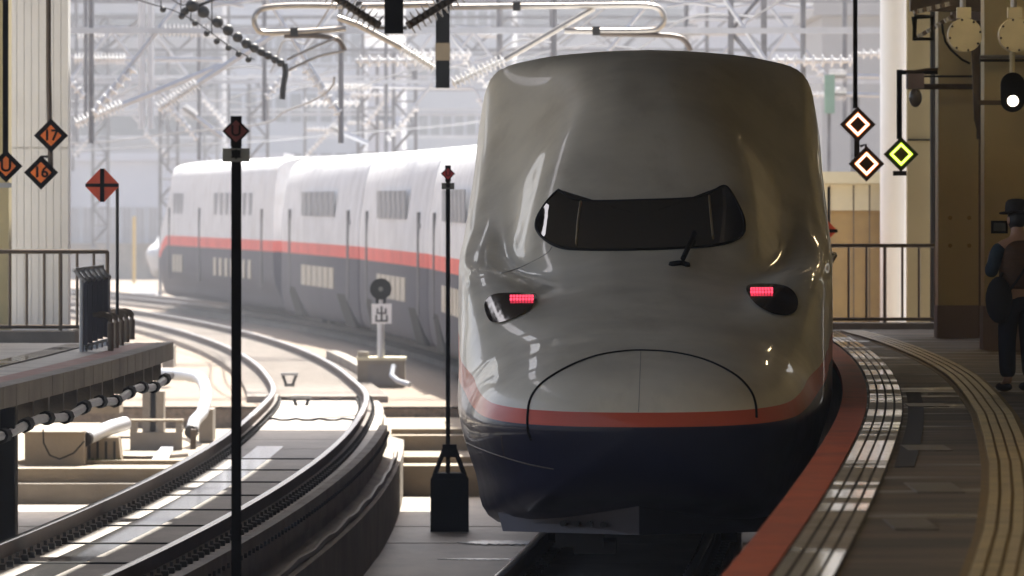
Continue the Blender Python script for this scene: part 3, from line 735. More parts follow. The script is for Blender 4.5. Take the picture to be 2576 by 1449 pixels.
for ol, (x0, x1, ya, yb) in (([(1220, 775), (1226, 756), (1245, 743), (1285, 740), (1330, 740), (1349, 745), (1347, 765), (1322, 788), (1285, 806), (1250, 815), (1230, 805)], (1283, 1342, 748, 764)), ([(1877, 730), (1884, 720), (1915, 717), (1965, 720), (1992, 733), (2006, 757), (2002, 784), (1980, 796), (1945, 793), (1908, 774), (1886, 750)], (1888, 1945, 729, 746))):
    hl = patch('tail_lamp', ol, m_lens, 16, .014)
    mb = MB()
    for i in range(8):
        for j in range(2):
            xa = x0 + (x1 - x0) * (i + .1) / 8; xb = x0 + (x1 - x0) * (i + .9) / 8; za = ya + (yb - ya) * (j + .1) / 2; zb = ya + (yb - ya) * (j + .9) / 2
            q = [hit(xa, za, .026), hit(xb, za, .026), hit(xb, zb, .026), hit(xa, zb, .026)]
            if None in q: continue
            b_ = len(mb.v); mb.v += [tuple(p) for p in q]; mb.f.append((b_, b_ + 1, b_ + 2, b_ + 3))
    me = bpy.data.meshes.new('led_array'); me.from_pydata(mb.v, [], mb.f); me.materials.append(m_led)
    add_child(me, 'led_array', hl, (0, 0, 0))
wi = seam('wiper', [(1745, 600), (1736, 622), (1726, 644), (1716, 666)], .026, m_black, .05)
seam('wiper_base', [(1688, 669), (1700, 667), (1714, 666), (1732, 672)], .03, m_black, .012)
# hand rails / panel gap at the flank shoulders
seam('panel_gap', [(1388, 622), (1372, 640), (1310, 672), (1255, 690)], .003, m_brown, .0)
seam('hood_seam', [(1612, 884), (1610, 940), (1608, 1000), (1606, 1040)], .0022, m_brown, .0)
seam('skirt_seam', [(1170, 1112), (1205, 1128), (1260, 1148), (1330, 1168), (1400, 1182)], .006, m_brown, .0)
seam('skirt_seam', [(1262, 1098), (1264, 1125), (1270, 1150)], .005, m_brown, .0)
# snow plough: two plates meeting in a V, lit and shaded side put in their colours
def local_plate(name, pts, m, th=.03):
    mb = MB(); n = len(pts); mb.v = list(pts) + [(x, y + th, z) for x, y, z in pts]
    mb.f = [tuple(range(n)), tuple(range(n, 2 * n))[::-1]] + [(i, (i + 1) % n, n + (i + 1) % n, n + i) for i in range(n)]
    me = mesh_only(mb, name, m); return add_child(me, name, front, (0, 0, 0))
m_pl = mat('plough_lit', (.11, .10, .11), .45, .2, var=.1)
m_pln = mat('plough_shaded', (.02, .02, .03), .5, .2, var=.1)
local_plate('plough_plate', [(0, .78, .25), (-1.13, 1.5, .25), (-1.17, 1.55, .40), (0, .70, .56)], m_pl)
local_plate('plough_plate', [(0, .78, .25), (0, .70, .56), (1.17, 1.55, .40), (1.13, 1.5, .25)], m_pln)
bm_ = MB()
for i in range(4): bm_.cyl((-.62 + i * .11, 1.17 - i * .07, .33), (-.63 + i * .11, 1.09 - i * .07, .33), .025, 8)
add_child(mesh_only(bm_, 'bolt_row', m_dark), 'bolt_row', front, (0, 0, 0))
MBb = MB().bx(-.7, -.3, 1.5, 1.9, .12, .30).bx(-.55, -.2, 1.6, 2.4, .06, .16)
add_child(mesh_only(MBb, 'guard_shoe', m_dark), 'guard_shoe', front, (0, 0, 0))
# bogies, dark under the front car
def bogie_mesh():
    mb = MB()
    for y in (-1.25, 1.25):
        for sx in (-1, 1): mb.cyl((sx * .75 - .07, y, .43), (sx * .75 + .07, y, .43), .43, 20)
        mb.cyl((-.8, y, .43), (.8, y, .43), .08, 8)
    for sx in (-1, 1): mb.bx(sx * 1.0 - .08, sx * 1.0 + .08, -1.7, 1.7, .5, .75)
    mb.bx(-1, 1, -.3, .3, .5, .7)
    return mb
BGM = mesh_only(bogie_mesh(), 'bogie', m_dark)
for y in (6.5, 21.5): add_child(BGM, 'bogie', front, (0, y, 0))
# middle cars
def car_mesh():
    xs, zs = section([(0, .2), (1.3, .2), (1.60, .32), (1.70, .95), (1.70, 1.75), (1.70, 2.6), (1.63, 3.2), (1.53, 3.78), (1.34, 4.19), (.95, 4.35), (.45, 4.41), (0, 4.42)], 40); L = 24.4; rows = []
    ring = [(x, z) for x, z in zip(xs, zs)] + [(-x, z) for x, z in list(zip(xs, zs))[::-1][1:-1]]
    for y, s_ in ((0, .985), (.05, .995), (.1, 1), (L - .1, 1), (L - .05, .995), (L, .985)):
        rows.append([(x * s_, y, 2.3 + (z - 2.3) * s_) for x, z in ring])
    mb = MB().quadgrid(rows, True); n = len(ring); mb.f.append(tuple(range(n))); mb.f.append(tuple(5 * n + i for i in range(n))[::-1])
    return mesh_smooth(mb, 'car', p_body)
def mesh_smooth(mb, name, m):
    me = mesh_only(mb, name, m); me.polygons.foreach_set('use_smooth', [True] * len(me.polygons)); me.set_sharp_from_angle(angle=R(35)); return me
CM = car_mesh()
m_tint = mat('tinted_window', (.30, .31, .33), .6, var=.3, spec=.1)
m_curt = mat('curtained_window', (.30, .26, .19), .4, var=.4, scale=4)
WU = mesh_only(MB().bx(-.012, .012, 0, 1.45, 0, .62), 'window', m_tint)
WLo = mesh_only(MB().bx(-.012, .012, 0, 1.45, 0, .52), 'window', m_curt)
DR = mesh_only(MB().bx(-.02, .02, 0, .5, 0, 2.15), 'door_recess', mat('door_shadow', (.05, .05, .06), .6))
DO = mesh_only(MB().bx(-.012, .012, 0, .9, 0, 1.95), 'door', mat('door_face', (.3, .3, .34), .4))
SK = mesh_only(MB().prism([(0, 0), (2.8, 0), (6.4, .95), (4.2, .95)], -.06, .06), 'bogie_opening', m_black)
SK.transform(Matrix.Rotation(R(90), 4, 'Z'))
DIA = mesh_only(MB().bx(-1.35, 1.35, 0, .7, .6, 3.95), 'gangway', m_dark)
ROOFL = mesh_smooth(MB().sphere((0, 1.6, 4.33), 1, 12, 8, sc=(.8, 1.5, .10)), 'roof_unit', p_body)
PLT = mesh_only(MB().bx(-.012, .012, 0, .9, 0, .10), 'number_plate', mat('dark_mark', (.12, .12, .14), .6))
def dress(car, y0=0., L=24.4, nose=False):
    xo = -1.70
    if not nose: ys = (6.6,)
    for i in range(6):
        y = 7.0 + i * 1.75 + y0
        w_ = add_child(WU, 'window', car, (-1.705, y, 2.84))
        add_child(WLo, 'window', car, (-1.712, y, 1.06))
    for y in (2.6, 21.2): add_child(DR, 'door_recess', car, (-1.70, y + y0, .85))
    for y in (.6, 16.4): add_child(SK, 'bogie_opening', car, (-1.64, y + y0, .22))
    add_child(PLT, 'number_plate', car, (-1.705, 2.2 + y0, 2.66))
first = None
for i in range(1, 6):
    a, b = pts_c[i], pts_c[i + 1]; h = heading(a, b)
    zc = gz((a[1] + b[1]) / 2)
    car = add_child(CM, 'middle_car', train, (a[0] - tipx, a[1] - TIP + .3, zc), h)
    dress(car)
    add_child(ROOFL, 'roof_unit', car, (0, 0, 0)); add_child(DIA, 'gangway', car, (0, -.6, 0)); add_child(BGM, 'bogie', car, (0, 3.5, 0)); add_child(BGM, 'bogie', car, (0, 20.5, 0))
a, b = pts_c[7], pts_c[8]; h = heading(a, b)
a = pts_c[6]
NR = nose_mesh(p_rear, 74)
b = (C(253), 253.0); h = heading(a, b)
tc_ = add_child(NR, 'rear_car', train, (b[0] - tipx, b[1] - TIP, gz(220)), h + math.pi); tc_.scale = (1, .5, 1)
for i in range(10):
    yq = 17 + i * 2.2 if i < 3 else 42 + (i - 3) * 3.2
    add_child(WU, 'window', tc_, (1.715, yq, 2.82)); add_child(WLo, 'window', tc_, (1.735, yq, 1.06))
for y in (14.4, 33.2, 68): add_child(DR, 'door_recess', tc_, (1.735, y, .85))
# second train far off: white with pink line and teal roof
t2 = thing('bullet_train', 'distant white bullet train nose with teal roof left behind the long curving train', 'train', (X(440, 300), 300, -.3))
p2 = train_paint('far_train_paint', True, white=(.78, .8, .82), stripe=(.7, .12, .3), low=(.62, .64, .66), zc0=1.7, zc1=2.1, hw0=.05, hw1=.06, top=((.05, .32, .27), 1.15))
NM2 = NM.copy(); NM2.materials.clear(); NM2.materials.append(p2)
add_child(NM2, 'nose_car', t2, (0, 0, 0), -.14)

# ------------------------------------------------------------ signs and posts
m_orange = mat('orange_face', (.90, .20, .02), .5, var=.15)
m_rorange = mat('bright_red_orange', (.80, .10, .03), .5, var=.1)
m_plate = mat('grey_plate', (.16, .16, .14), .5)
m_dred = mat('dull_red', (.14, .018, .014), .5, var=.2)
m_dred2 = mat('clear_red', (.5, .04, .04), .5, var=.2)
def dia(c, h, y0, y1, rx=1.0): return MB().prism([(c.x - h * rx, c.z), (c.x, c.z - h), (c.x + h * rx, c.z), (c.x, c.z + h)], y0, y1)
def diamond(t, c, half, face, txt=None, tsz=.2, frame=m_black):
    d = c.y
    f = dia(c, half, d, d + .05).build('frame', frame, t)
    p = dia(c, half * .62, d - .012, d - .001).build('face', face, t)
    if txt: text_mesh(txt, tsz, .006, 'lettering', m_black, t, (c.x, d - .018, c.z), bold=.004)
# 17 and 16 on one hanging pole
dS = 100
t = thing('hanging_sign', 'two orange diamonds numbered 17 and 16 on a hanging brown pole', 'sign', P(125, 340, dS))
diamond(t, P(128, 341, dS), M1(43, dS), m_orange, '17', .19)
diamond(t, P(103, 434, dS), M1(43, dS), m_orange, '16', .19)
MB().tube([P(122, -60, dS + .06), P(122, 150, dS + .06), P(127, 420, dS + .06)], M1(6.5, dS), 8).build('pole', m_brown, t)
MB().tube([P(126, 394, dS + .06), P(107, 394, dS + .06), P(105, 412, dS + .06)], .02, 6).build('hook', m_dark, t)
dS = 96
t = thing('hanging_sign', 'orange diamond lettered U on a black hanging bar at the left edge', 'sign', P(14, 418, dS))
diamond(t, P(15, 418, dS), M1(41, dS), m_orange, 'U', .2)
MB().bx(X(6, dS), X(19, dS), dS + .06, dS + .14, Z(390, dS), 7.9).build('bar', m_black, t)
MB().bx(X(-2, dS), X(28, dS), dS + .02, dS + .1, Z(472, dS), Z(460, dS)).build('bracket', m_galv, t)
# red cross diamond on ground post
dS = 92
t = thing('sign_post', 'red-orange diamond with black cross on a slim dark post rising behind the tube rack', 'sign', (X(295, dS), dS, Z(790, dS)))
c = P(257, 466, dS); h = M1(42, dS)
pl = MB().prism([(c.x - h, c.z - h * .08), (c.x - h, c.z + h * .08), (c.x - h * .12, c.z + h), (c.x + h * .12, c.z + h), (c.x + h, c.z + h * .08), (c.x + h, c.z - h * .08), (c.x + h * .12, c.z - h), (c.x - h * .12, c.z - h)], dS, dS + .04).build('face', m_rorange, t)
MB().bx(c.x - h * .12, c.x + h * .12, dS - .02, dS - .004, c.z - h, c.z + h).build('cross_bar', m_black, t)
MB().bx(c.x - h, c.x + h, dS - .028, dS - .021, c.z - h * .1, c.z + h * .1).build('cross_bar', m_black, t)
MB().tube([P(295, 792, dS + .08), P(295, 462, dS + .08), P(275, 458, dS + .08)], M1(4.2, dS), 8).build('post', m_dark, t, smooth=True)
# red diamond behind the train's right flank
dS = 110
t = thing('sign_post', 'red diamond sign with black bar peeping out behind the train flank', 'sign', (X(2070, dS), dS, 0))
c = P(2065, 580, dS); h = M1(42, dS)
dia(c, h, dS, dS + .04).build('face', m_rorange, t)
MB().bx(c.x - h, c.x + h, dS - .02, dS - .004, c.z - h * .12, c.z + h * .08).build('cross_bar', m_black, t)
MB().tube([(X(2085, dS), dS + .08, PZ), P(2085, 470, dS + .08)], .02, 6).build('post', m_dark, t)
# near post with U
def u_post(lab, xd, d, ytop, w, yd, hd, ypl, wpl, hpl, red, zbot, txt, pr):
    t = thing('marker_post', lab, 'sign post', (X(xd, d), d, zbot))
    MB().bx(X(xd, d) - pr, X(xd, d) + pr, d + .01, d + .06, zbot, Z(ytop + hd * .5, d)).build('post', m_black, t)
    c = P(xd, yd, d); h = M1(hd, d)
    MB().bx(c.x - h * .4, c.x + h * .4, d, d + .012, c.z - h * 1.1, Z(ytop, d)).build('back_plate', m_black, t)
    dia(c, h, d - .012, d - .001).build('diamond', m_black, t)
    dia(c, h * .8, d - .018, d - .013).build('face', red, t)
    text_mesh('U', h * 1.1, .004, 'lettering', m_black, t, (c.x, d - .022, c.z), bold=.002)
    c2 = P(xd, ypl, d)
    p = MB().bx(c2.x - M1(wpl, d), c2.x + M1(wpl, d), d - .012, d - .001, c2.z - M1(hpl, d), c2.z + M1(hpl, d)).build('plate', m_plate, t)
    text_mesh('車', M1(hpl, d) * 1.5, .004, 'lettering', m_black, t, (c2.x, d - .018, c2.z), bold=.003)
    return t
u_post('tall black post with dull red U diamond in front of the left track', 594, 53, 292, 14, 330, 35, 390, 34, 17, m_dred, -1.3, 'U', M1(12.5, 53))
t = u_post('thin black post with small red diamond standing in a black weight', 1127, 103, 416, 9, 437, 18, 468, 16, 8, m_dred2, -1.2, 'U', M1(5.2, 103))
MB().tube([P(1127, 480, 103.2), (X(1127, 103.2), 103.2, -.7)], M1(5.6, 103), 8).build('rod', m_black, t)
d = 103
wz0 = -1.295
MB().bx(X(1083, d), X(1179, d), d - .12, d + .38, wz0, Z(1205, d)).build('weight', m_black, t)
MB().prism([(X(1083, d), Z(1206, d)), (X(1179, d), Z(1206, d)), (X(1168, d), Z(1190, d)), (X(1092, d), Z(1190, d))], d - .1, d + .35).build('weight_top', m_black, t)
for s_ in (-1, 1):
    MB().tube([P(1131 + s_ * 38, 1196, d), P(1131 + s_ * 13, 1130, d)], .035, 6).build('strut', m_black, t)
MB().bx(X(1113, d), X(1149, d), d - .05, d + .1, Z(1150, d), Z(1118, d)).build('collar', m_black, t)
# lit diamonds
m_frame = mat('sign_casing', (.03, .014, .01), .5)
m_wl = mat('led_white', (1, .9, .75), .5, emit=(1, .80, .60), es=1.6, var=0)
m_ol = mat('led_orange', (.8, .3, .1), .5, emit=(.95, .28, .08), es=.75, var=0)
m_yl = mat('led_lime', (.9, 1, .3), .5, emit=(.88, 1, .18), es=1.1, var=0)
m_gl = mat('led_green', (.4, .6, 0), .5, emit=(.42, .70, .01), es=.6, var=0)
m_sf = mat('smoked_face', (.035, .022, .018), .4)
m_of = mat('olive_face', (.16, .10, .01), .4)
def ring(c, r0, r1, y):
    mb = MB(); rows = []
    for r in (r0, r1): rows.append([(c.x - r, y, c.z), (c.x, y, c.z - r), (c.x + r, y, c.z), (c.x, y, c.z + r)])
    rows.append([(v[0], y + .012, v[2]) for v in rows[1]]); rows.append([(v[0], y + .012, v[2]) for v in rows[0]]); rows.append(rows[0])
    return mb.quadgrid(rows, True)
def lit(t, c, h, core, edge, face, frame):
    d = c.y
    dia(c, h, d, d + .08).build('casing', frame, t)
    dia(c, h * .42, d - .006, d - .001).build('face', face, t)
    ring(c, h * .50, h * .62, d - .016).build('light_ring', core, t)
    ring(c, h * .44, h * .495, d - .016).build('light_edge', edge, t); ring(c, h * .625, h * .69, d - .016).build('light_edge', edge, t)
dS = 100
t = thing('hanging_sign', 'pair of white and orange glowing diamond signs on a black pole', 'sign', P(2152, 270, dS))
lit(t, P(2158, 313, dS), M1(45, dS), m_wl, m_ol, m_sf, m_frame)
lit(t, P(2180, 412, dS), M1(45, dS), m_wl, m_ol, m_sf, m_frame)
MB().bx(X(2147, dS), X(2158, dS), dS + .08, dS + .16, Z(272, dS), 7.9).build('pole', m_black, t)
MB().bx(X(2150, dS), X(2163, dS), dS + .082, dS + .16, Z(400, dS), Z(350, dS)).build('link', m_frame, t)
MB().tube([P(2164, 368, dS + .1), P(2178, 364, dS + .1), P(2178, 385, dS + .1)], .02, 6).build('hook', m_frame, t)
t = thing('hanging_sign', 'glowing yellow-green diamond sign hung from an angled black arm', 'sign', P(2265, 300, dS))
lit(t, P(2267, 388, dS), M1(44, dS), m_yl, m_gl, m_of, mat('green_casing', (.02, .035, .018), .5))
MB().bx(X(2257, dS), X(2270, dS), dS + .08, dS + .16, Z(350, dS), Z(175, dS)).build('arm', m_black, t)
MB().bx(X(2270, dS), X(2430, dS), dS + .08, dS + .16, Z(187, dS), Z(176, dS)).build('arm', m_black, t)
MB().bx(X(2416, dS), X(2430, dS), dS + .08, dS + .16, Z(175, dS), Z(143, dS)).build('arm', m_black, t)
MB().bx(X(2247, dS), X(2281, dS), dS + .02, dS + .1, Z(442, dS), Z(430, dS)).build('bracket', m_dark, t)
MB().tube([P(2280, 183, dS + .05), P(2330, 175, dS + .05), P(2390, 172, dS + .05), P(2412, 155, dS + .05), P(2414, 130, dS + .05)], .02, 6).build('cable', m_brown, t, smooth=True)

# ------------------------------------------------------------ right-hand overhead equipment
m_disc = mat('olive_white_disc', (.62, .57, .40), .45, var=.08)
for xd, lab in ((2428, 'round speaker disc hanging left of the other over the right platform'), (2556, 'round speaker disc at the upper right edge above the signal')):
    dd = 90; c = P(xd, 88, dd); r = M1(43, dd)
    t = thing('speaker', lab, 'speaker', c, 'round speakers over the right platform')
    MB().cyl((c.x, dd, c.z), (c.x, dd + .25, c.z), r, 40).build('disc', m_disc, t, smooth=True)
    for k in range(8):
        an = k * math.pi / 4 + .2; MB().cyl((c.x + r * .9 * math.cos(an), dd - .012, c.z + r * .9 * math.sin(an)), (c.x + r * .9 * math.cos(an), dd, c.z + r * .9 * math.sin(an)), .014, 6).build('screw', m_dark, t)
    MB().tube([(c.x - .02, dd + .1, c.z + r * .9), (c.x - .02, dd + .1, 7.3)], .035, 8).build('hanger', m_galv, t)
    MB().bx(c.x - .09, c.x + .07, dd + .02, dd + .18, c.z + r, c.z + r + .12).build('clamp', m_disc, t)
dd = 90; c = P(2548, 232, dd)
t = thing('signal', 'black oval signal head showing a single white lamp at the right edge', 'signal', c)
hw, hh = M1(30, dd), M1(50, dd); pol = []
for k in range(32):
    an = 2 * math.pi * k / 32; pol.append((c.x + hw * math.cos(an), c.z + (hh - hw) * (1 if math.sin(an) > 0 else -1) + hw * math.sin(an)))
MB().prism(pol, dd, dd + .12).build('head', m_black, t)
c2 = P(2548, 254, dd)
MB().cyl((c2.x, dd - .02, c2.z), (c2.x, dd - .001, c2.z), M1(14, dd), 24).build('lamp', mat('signal_lamp', (1, 1, 1), .5, emit=(1, .86, .66), es=2.0, var=0), t)
MB().tube([(c.x, dd + .1, c.z + hh), (c.x, dd + .1, P(0, 130, dd).z)], .03, 8).build('stem', m_disc, t)
MB().bx(X(2462, dd), c.x, dd + .13, dd + .17, Z(264, dd), Z(252, dd)).build('side_arm', m_brown, t)
# CCTV dome
dd = 97
t = thing('security_camera', 'grey dome camera under the arm of the yellow-green sign', 'camera', P(2302, 240, dd))
MB().bx(X(2282, dd), X(2325, dd), dd, dd + .3, Z(222, dd), Z(185, dd)).build('housing', m_mauve, t)
c = P(2303, 246, dd); MB().sphere(c, M1(17, dd), 16, 10, sc=(1, 1, 1.4)).build('dome', mat('smoked_dome', (.12, .11, .11), .15, coat=.6), t, smooth=True)
# equipment frame upper right
dd = 96
t = thing('equipment_frame', 'dark boxed bracket with ladder-like tray at the upper right', 'bracket', P(2345, 60, dd))
MB().tube([P(2300, 42, dd), P(2300, 98, dd), P(2345, 98, dd), P(2345, 42, dd), P(2300, 42, dd)], .035, 6).build('frame', m_black, t)
for yA, yB in ((30, 5), (98, 38)):
    for q in range(9):
        u0 = q / 9; u1 = (q + .8) / 9; xa = 2302 + 100 * u0; xb = 2302 + 100 * u1
        MB().box(((X(xa, dd) + X(xb, dd)) / 2, dd + .3, (Z(yA + (yB - yA) * u0, dd) + Z(yA + (yB - yA) * u1, dd)) / 2), (M1(9, dd), .3, .05), ry=-math.atan2((yA - yB), 100)).build('rung', m_galv if q % 2 else m_brown, t)
cable([P(2370, 60, 96), P(2372, 80, 96), P(2378, 105, 96), P(2392, 125, 96), P(2420, 150, 96), P(2440, 160, 96)], .015, m_black, 'thin black cable looping under the equipment frame')
# beams and boxes in the gloom under the canopy
cb = thing('cable_tray', 'dark cable trays crossing above the cream columns', 'tray', P(2450, 20, 99))
MB().bx(X(2290, 99), X(2640, 99), 99, 99.3, Z(28, 99), Z(-10, 99)).build('tray', m_brown, cb)
MB().bx(X(2395, 99.4), X(2470, 99.4), 99.4, 99.8, Z(48, 99), Z(28, 99)).build('junction_box', m_mauve, cb)
MB().bx(X(2395, 98.6), X(2495, 98.6), 98.6, 98.9, Z(112, 99), Z(60, 99)).build('junction_box', m_dark, cb)
pp_ = [((2345, 10, 2345, 820), m_dark, .030, 111.7, 'dark vertical conduit on the cream end wall'), ((2462, 0, 2462, 350), m_brown, .028, 99.8, 'brown vertical conduit on the right column'),
       ((2466, 350, 2466, 848), m_rail_b, .022, 99.8, 'slim steel drainpipe down the right side of the bolted column'),
       ((2465, 143, 2640, 143), m_galv, .025, 91.8, 'upper horizontal conduit behind the signal'), ((2465, 152, 2640, 152), m_dark, .018, 91.8, 'lower horizontal conduit behind the signal'),
       ((2282, 192, 2460, 192), m_dark, .015, 99.7, 'thin dark pipe just under the black sign arm'), ((2282, 218, 2460, 218), m_brown, .04, 99.6, 'thick brown pipe behind the dome camera')]
for (xa, ya, xb, yb), m_, r_, dd, lab in pp_:
    cable([P(xa, ya, dd), P(xb, yb, dd)], r_, m_, lab, 'conduit', 'pipe')
for j in range(4):
    cable([P(2445 + j * 5, 120, 98.5), P(2448 + j * 4, 180, 98.5), P(2450 + j * 3, 240, 98.4), P(2452 + j * 4, 300, 98.4), P(2466 + j * 2, 350 - j * 4, 98.5)], .014, m_brown, '%s of four bundled brown cables sagging down the right column' % ('leftmost', 'second from left', 'third from left', 'rightmost')[j])['group'] = 'bundled cables on the right column'

# ------------------------------------------------------------ person
def skin_body(name, verts, edges, radii, m, parent, root=0, lv=2):
    me = bpy.data.meshes.new(name); me.from_pydata(verts, edges, []); o = bpy.data.objects.new(name, me); COL.objects.link(o)
    sk = o.modifiers.new('s', 'SKIN'); sk.use_smooth_shade = True
    for i, r in enumerate(radii):
        v = me.skin_vertices[0].data[i]; v.radius = r if isinstance(r, tuple) else (r, r); v.use_root = (i == root)
    sb = o.modifiers.new('b', 'SUBSURF'); sb.levels = lv; sb.render_levels = lv
    dg = bpy.context.evaluated_depsgraph_get(); me2 = bpy.data.meshes.new_from_object(o.evaluated_get(dg)); bpy.data.objects.remove(o)
    me2.materials.clear(); me2.materials.append(m); me2.polygons.foreach_set('use_smooth', [True] * len(me2.polygons))
    o = bpy.data.objects.new(name, me2); COL.objects.link(o); o.parent = parent; return o
PD = F * 1.75 / (985 * K - HZ)
per = thing('person', 'person in bowler-like hat and brown vest seen from behind, holding up a camera', 'person', (X(2562, PD), PD, PZ))
per.rotation_euler = (0, 0, R(25)); per.scale = (.95,) * 3
m_skin = mat('skin', (.42, .24, .16), .5, var=.05); m_trs = mat('black_trousers', (.007, .008, .013), .8)
m_vest = mat('brown_vest', (.085, .038, .014), .7, var=.3, scale=12, bump=.9, bscale=18, stretch=(.3, .3, 1.6)); m_slv = mat('blue_sleeve', (.022, .04, .055), .8, var=.2, scale=10, bump=.4)
m_hat = mat('dark_hat', (.012, .008, .006), .8)
# body: faces +Y (away from the viewer), x to the right
bv = [(0, 0, .93), (0, .01, 1.15), (0, -.02, 1.38), (0, 0, 1.47), (0, .03, 1.56), (0, .04, 1.68),
      (-.09, 0, .88), (-.11, .02, .50), (-.12, -.01, .09), (-.125, .12, .04), (.09, 0, .88), (.11, .01, .50), (.12, -.02, .09), (.135, .10, .04),
      (-.19, 0, 1.40), (-.26, .05, 1.13), (-.14, .30, 1.24), (-.10, .37, 1.28), (.19, 0, 1.40), (.26, .06, 1.12), (.12, .30, 1.22), (.07, .37, 1.26)]
be = [(0, 1), (1, 2), (2, 3), (3, 4), (4, 5), (0, 6), (6, 7), (7, 8), (8, 9), (0, 10), (10, 11), (11, 12), (12, 13), (2, 14), (14, 15), (15, 16), (16, 17), (2, 18), (18, 19), (19, 20), (20, 21)]
brad = [(.11, .08), (.11, .08), (.12, .08), (.07, .07), (.055, .055), (.075, .09), (.095, .09), (.07, .07), (.045, .045), (.035, .04), (.095, .09), (.07, .07), (.045, .045), (.035, .04), .06, .045, .033, .028, .06, .045, .033, .028]
skin_body('body', bv, be, brad, m_skin, per)
# clothes: slightly larger shells
skin_body('trousers', [(0, 0, .98), (0, 0, .92), (-.09, 0, .85), (-.115, .02, .50), (-.12, -.01, .12), (.09, 0, .85), (.115, .01, .50), (.12, -.02, .12)], [(0, 1), (1, 2), (2, 3), (3, 4), (1, 5), (5, 6), (6, 7)],
          [(.175, .13), (.175, .135), (.12, .115), (.092, .092), (.082, .082), (.12, .115), (.092, .092), (.082, .082)], m_trs, per)
skin_body('vest', [(0, 0, .95), (0, .01, 1.08), (0, 0, 1.22), (0, -.02, 1.36), (0, -.01, 1.45)], [(0, 1), (1, 2), (2, 3), (3, 4)], [(.20, .165), (.20, .165), (.215, .165), (.225, .16), (.12, .11)], m_vest, per)
for sx in (-1, 1):
    skin_body('sleeve', [(sx * .17, 0, 1.40), (sx * .225, .01, 1.33), (sx * .268, .05, 1.12), (sx * .21, .18, 1.17), (sx * .14, .28, 1.22)], [(0, 1), (1, 2), (2, 3), (3, 4)], [.075, .078, .062, .055, .045], m_slv, per)
skin_body('collar', [(0, .0, 1.44), (0, .015, 1.52)], [(0, 1)], [(.085, .08), (.07, .07)], m_slv, per)
# head details
hd = MB()
for k in range(4): pass
def locbuild(mb, name, m, smooth=True):
    me = mesh_only(mb, name, m)
    if smooth: me.polygons.foreach_set('use_smooth', [True] * len(me.polygons)); me.set_sharp_from_angle(angle=R(45))
    return add_child(me, name, per, (0, 0, 0))
locbuild(MB().sphere((0, .04, 1.645), .105, 16, 12, sc=(.8, .95, 1.15)), 'hair', mat('black_hair', (.01, .008, .007), .6))
locbuild(MB().sphere((0, .068, 1.63), .092, 16, 12, sc=(.78, .95, 1.2)), 'face', m_skin)
locbuild(MB().prism([(-.012, 0), (.012, 0), (.008, .045)], 0, .03), 'nose', m_skin).location = (0, .145, 1.60)
for sx in (-1, 1): locbuild(MB().sphere((sx * .082, .045, 1.63), .03, 8, 6, sc=(.4, .8, 1.2)), 'ear', m_skin)
hat = MB(); rows = []
for r, z in ((.155, 1.695), (.165, 1.705), (.155, 1.712), (.108, 1.71), (.106, 1.76), (.10, 1.80), (.08, 1.825), (.04, 1.835), (.001, 1.836)):
    rows.append([(r * math.cos(a * math.pi / 12), .04 + r * 1.1 * math.sin(a * math.pi / 12), z - (.012 * math.sin(a * math.pi / 12) if r > .12 else 0)) for a in range(24)])
locbuild(hat.quadgrid(rows, True), 'hat', m_hat)
for sx in (-1, 1):
    mb = MB(); base = Vector((sx * .085, .38, 1.275)) 
    mb.sphere(base, .038, 10, 8, sc=(.8, 1.1, 1.2))
    for q in range(4):
        z = 1.245 + q * .021; L = (.05, .058, .056, .045)[q]
        mb.tube([(sx * .085, .40, z), (sx * .08, .40 + L * .6, z + .01), (sx * .055, .40 + L, z + .014), (sx * .035, .40 + L, z + .012)], .0095, 6)
    mb.tube([(sx * .08, .385, 1.30), (sx * .055, .37, 1.325), (sx * .03, .375, 1.335)], .011, 6)
    locbuild(mb, 'hand', m_skin)
sh = [locbuild(MB().sphere((sx * .125, .06, .045), .1, 12, 8, sc=(.48, 1.45, .45)), 'shoe', m_hat) for sx in (-1, 1)]
locbuild(MB().tube([(.14, -.11, 1.42), (.06, -.155, 1.3), (-.05, -.155, 1.12), (-.17, -.13, .96)], .012, 6), 'strap', m_hat)
# bag and camera held: things of their own
bg_ = thing('shoulder_bag', 'black bag hanging at the left hip of the person', 'bag', (X(2508, PD), PD - .08, PZ + .78))
o = MB().sphere((X(2511, PD), PD - .12, PZ + .83), .17, 16, 12, sc=(.72, .6, 1.25)).build('pouch', m_hat, bg_, smooth=True)
MB().tube([(X(2511, PD), PD - .12, PZ + 1.0), (X(2520, PD), PD - .13, PZ + 1.08)], .014, 6).build('carry_strap', m_hat, bg_)
cmr = thing('held_camera', 'small black camera held up before the face of the person', 'camera', P(2520, 572, PD + .36))
c = P(2521, 572, PD + .3)
MB().bx(c.x - .10, c.x + .05, c.y - .03, c.y + .03, c.z - .055, c.z + .06).build('body', m_black, cmr)
MB().bx(c.x - .08, c.x + .03, c.y - .034, c.y - .031, c.z - .035, c.z + .04).build('screen', m_glass, cmr)

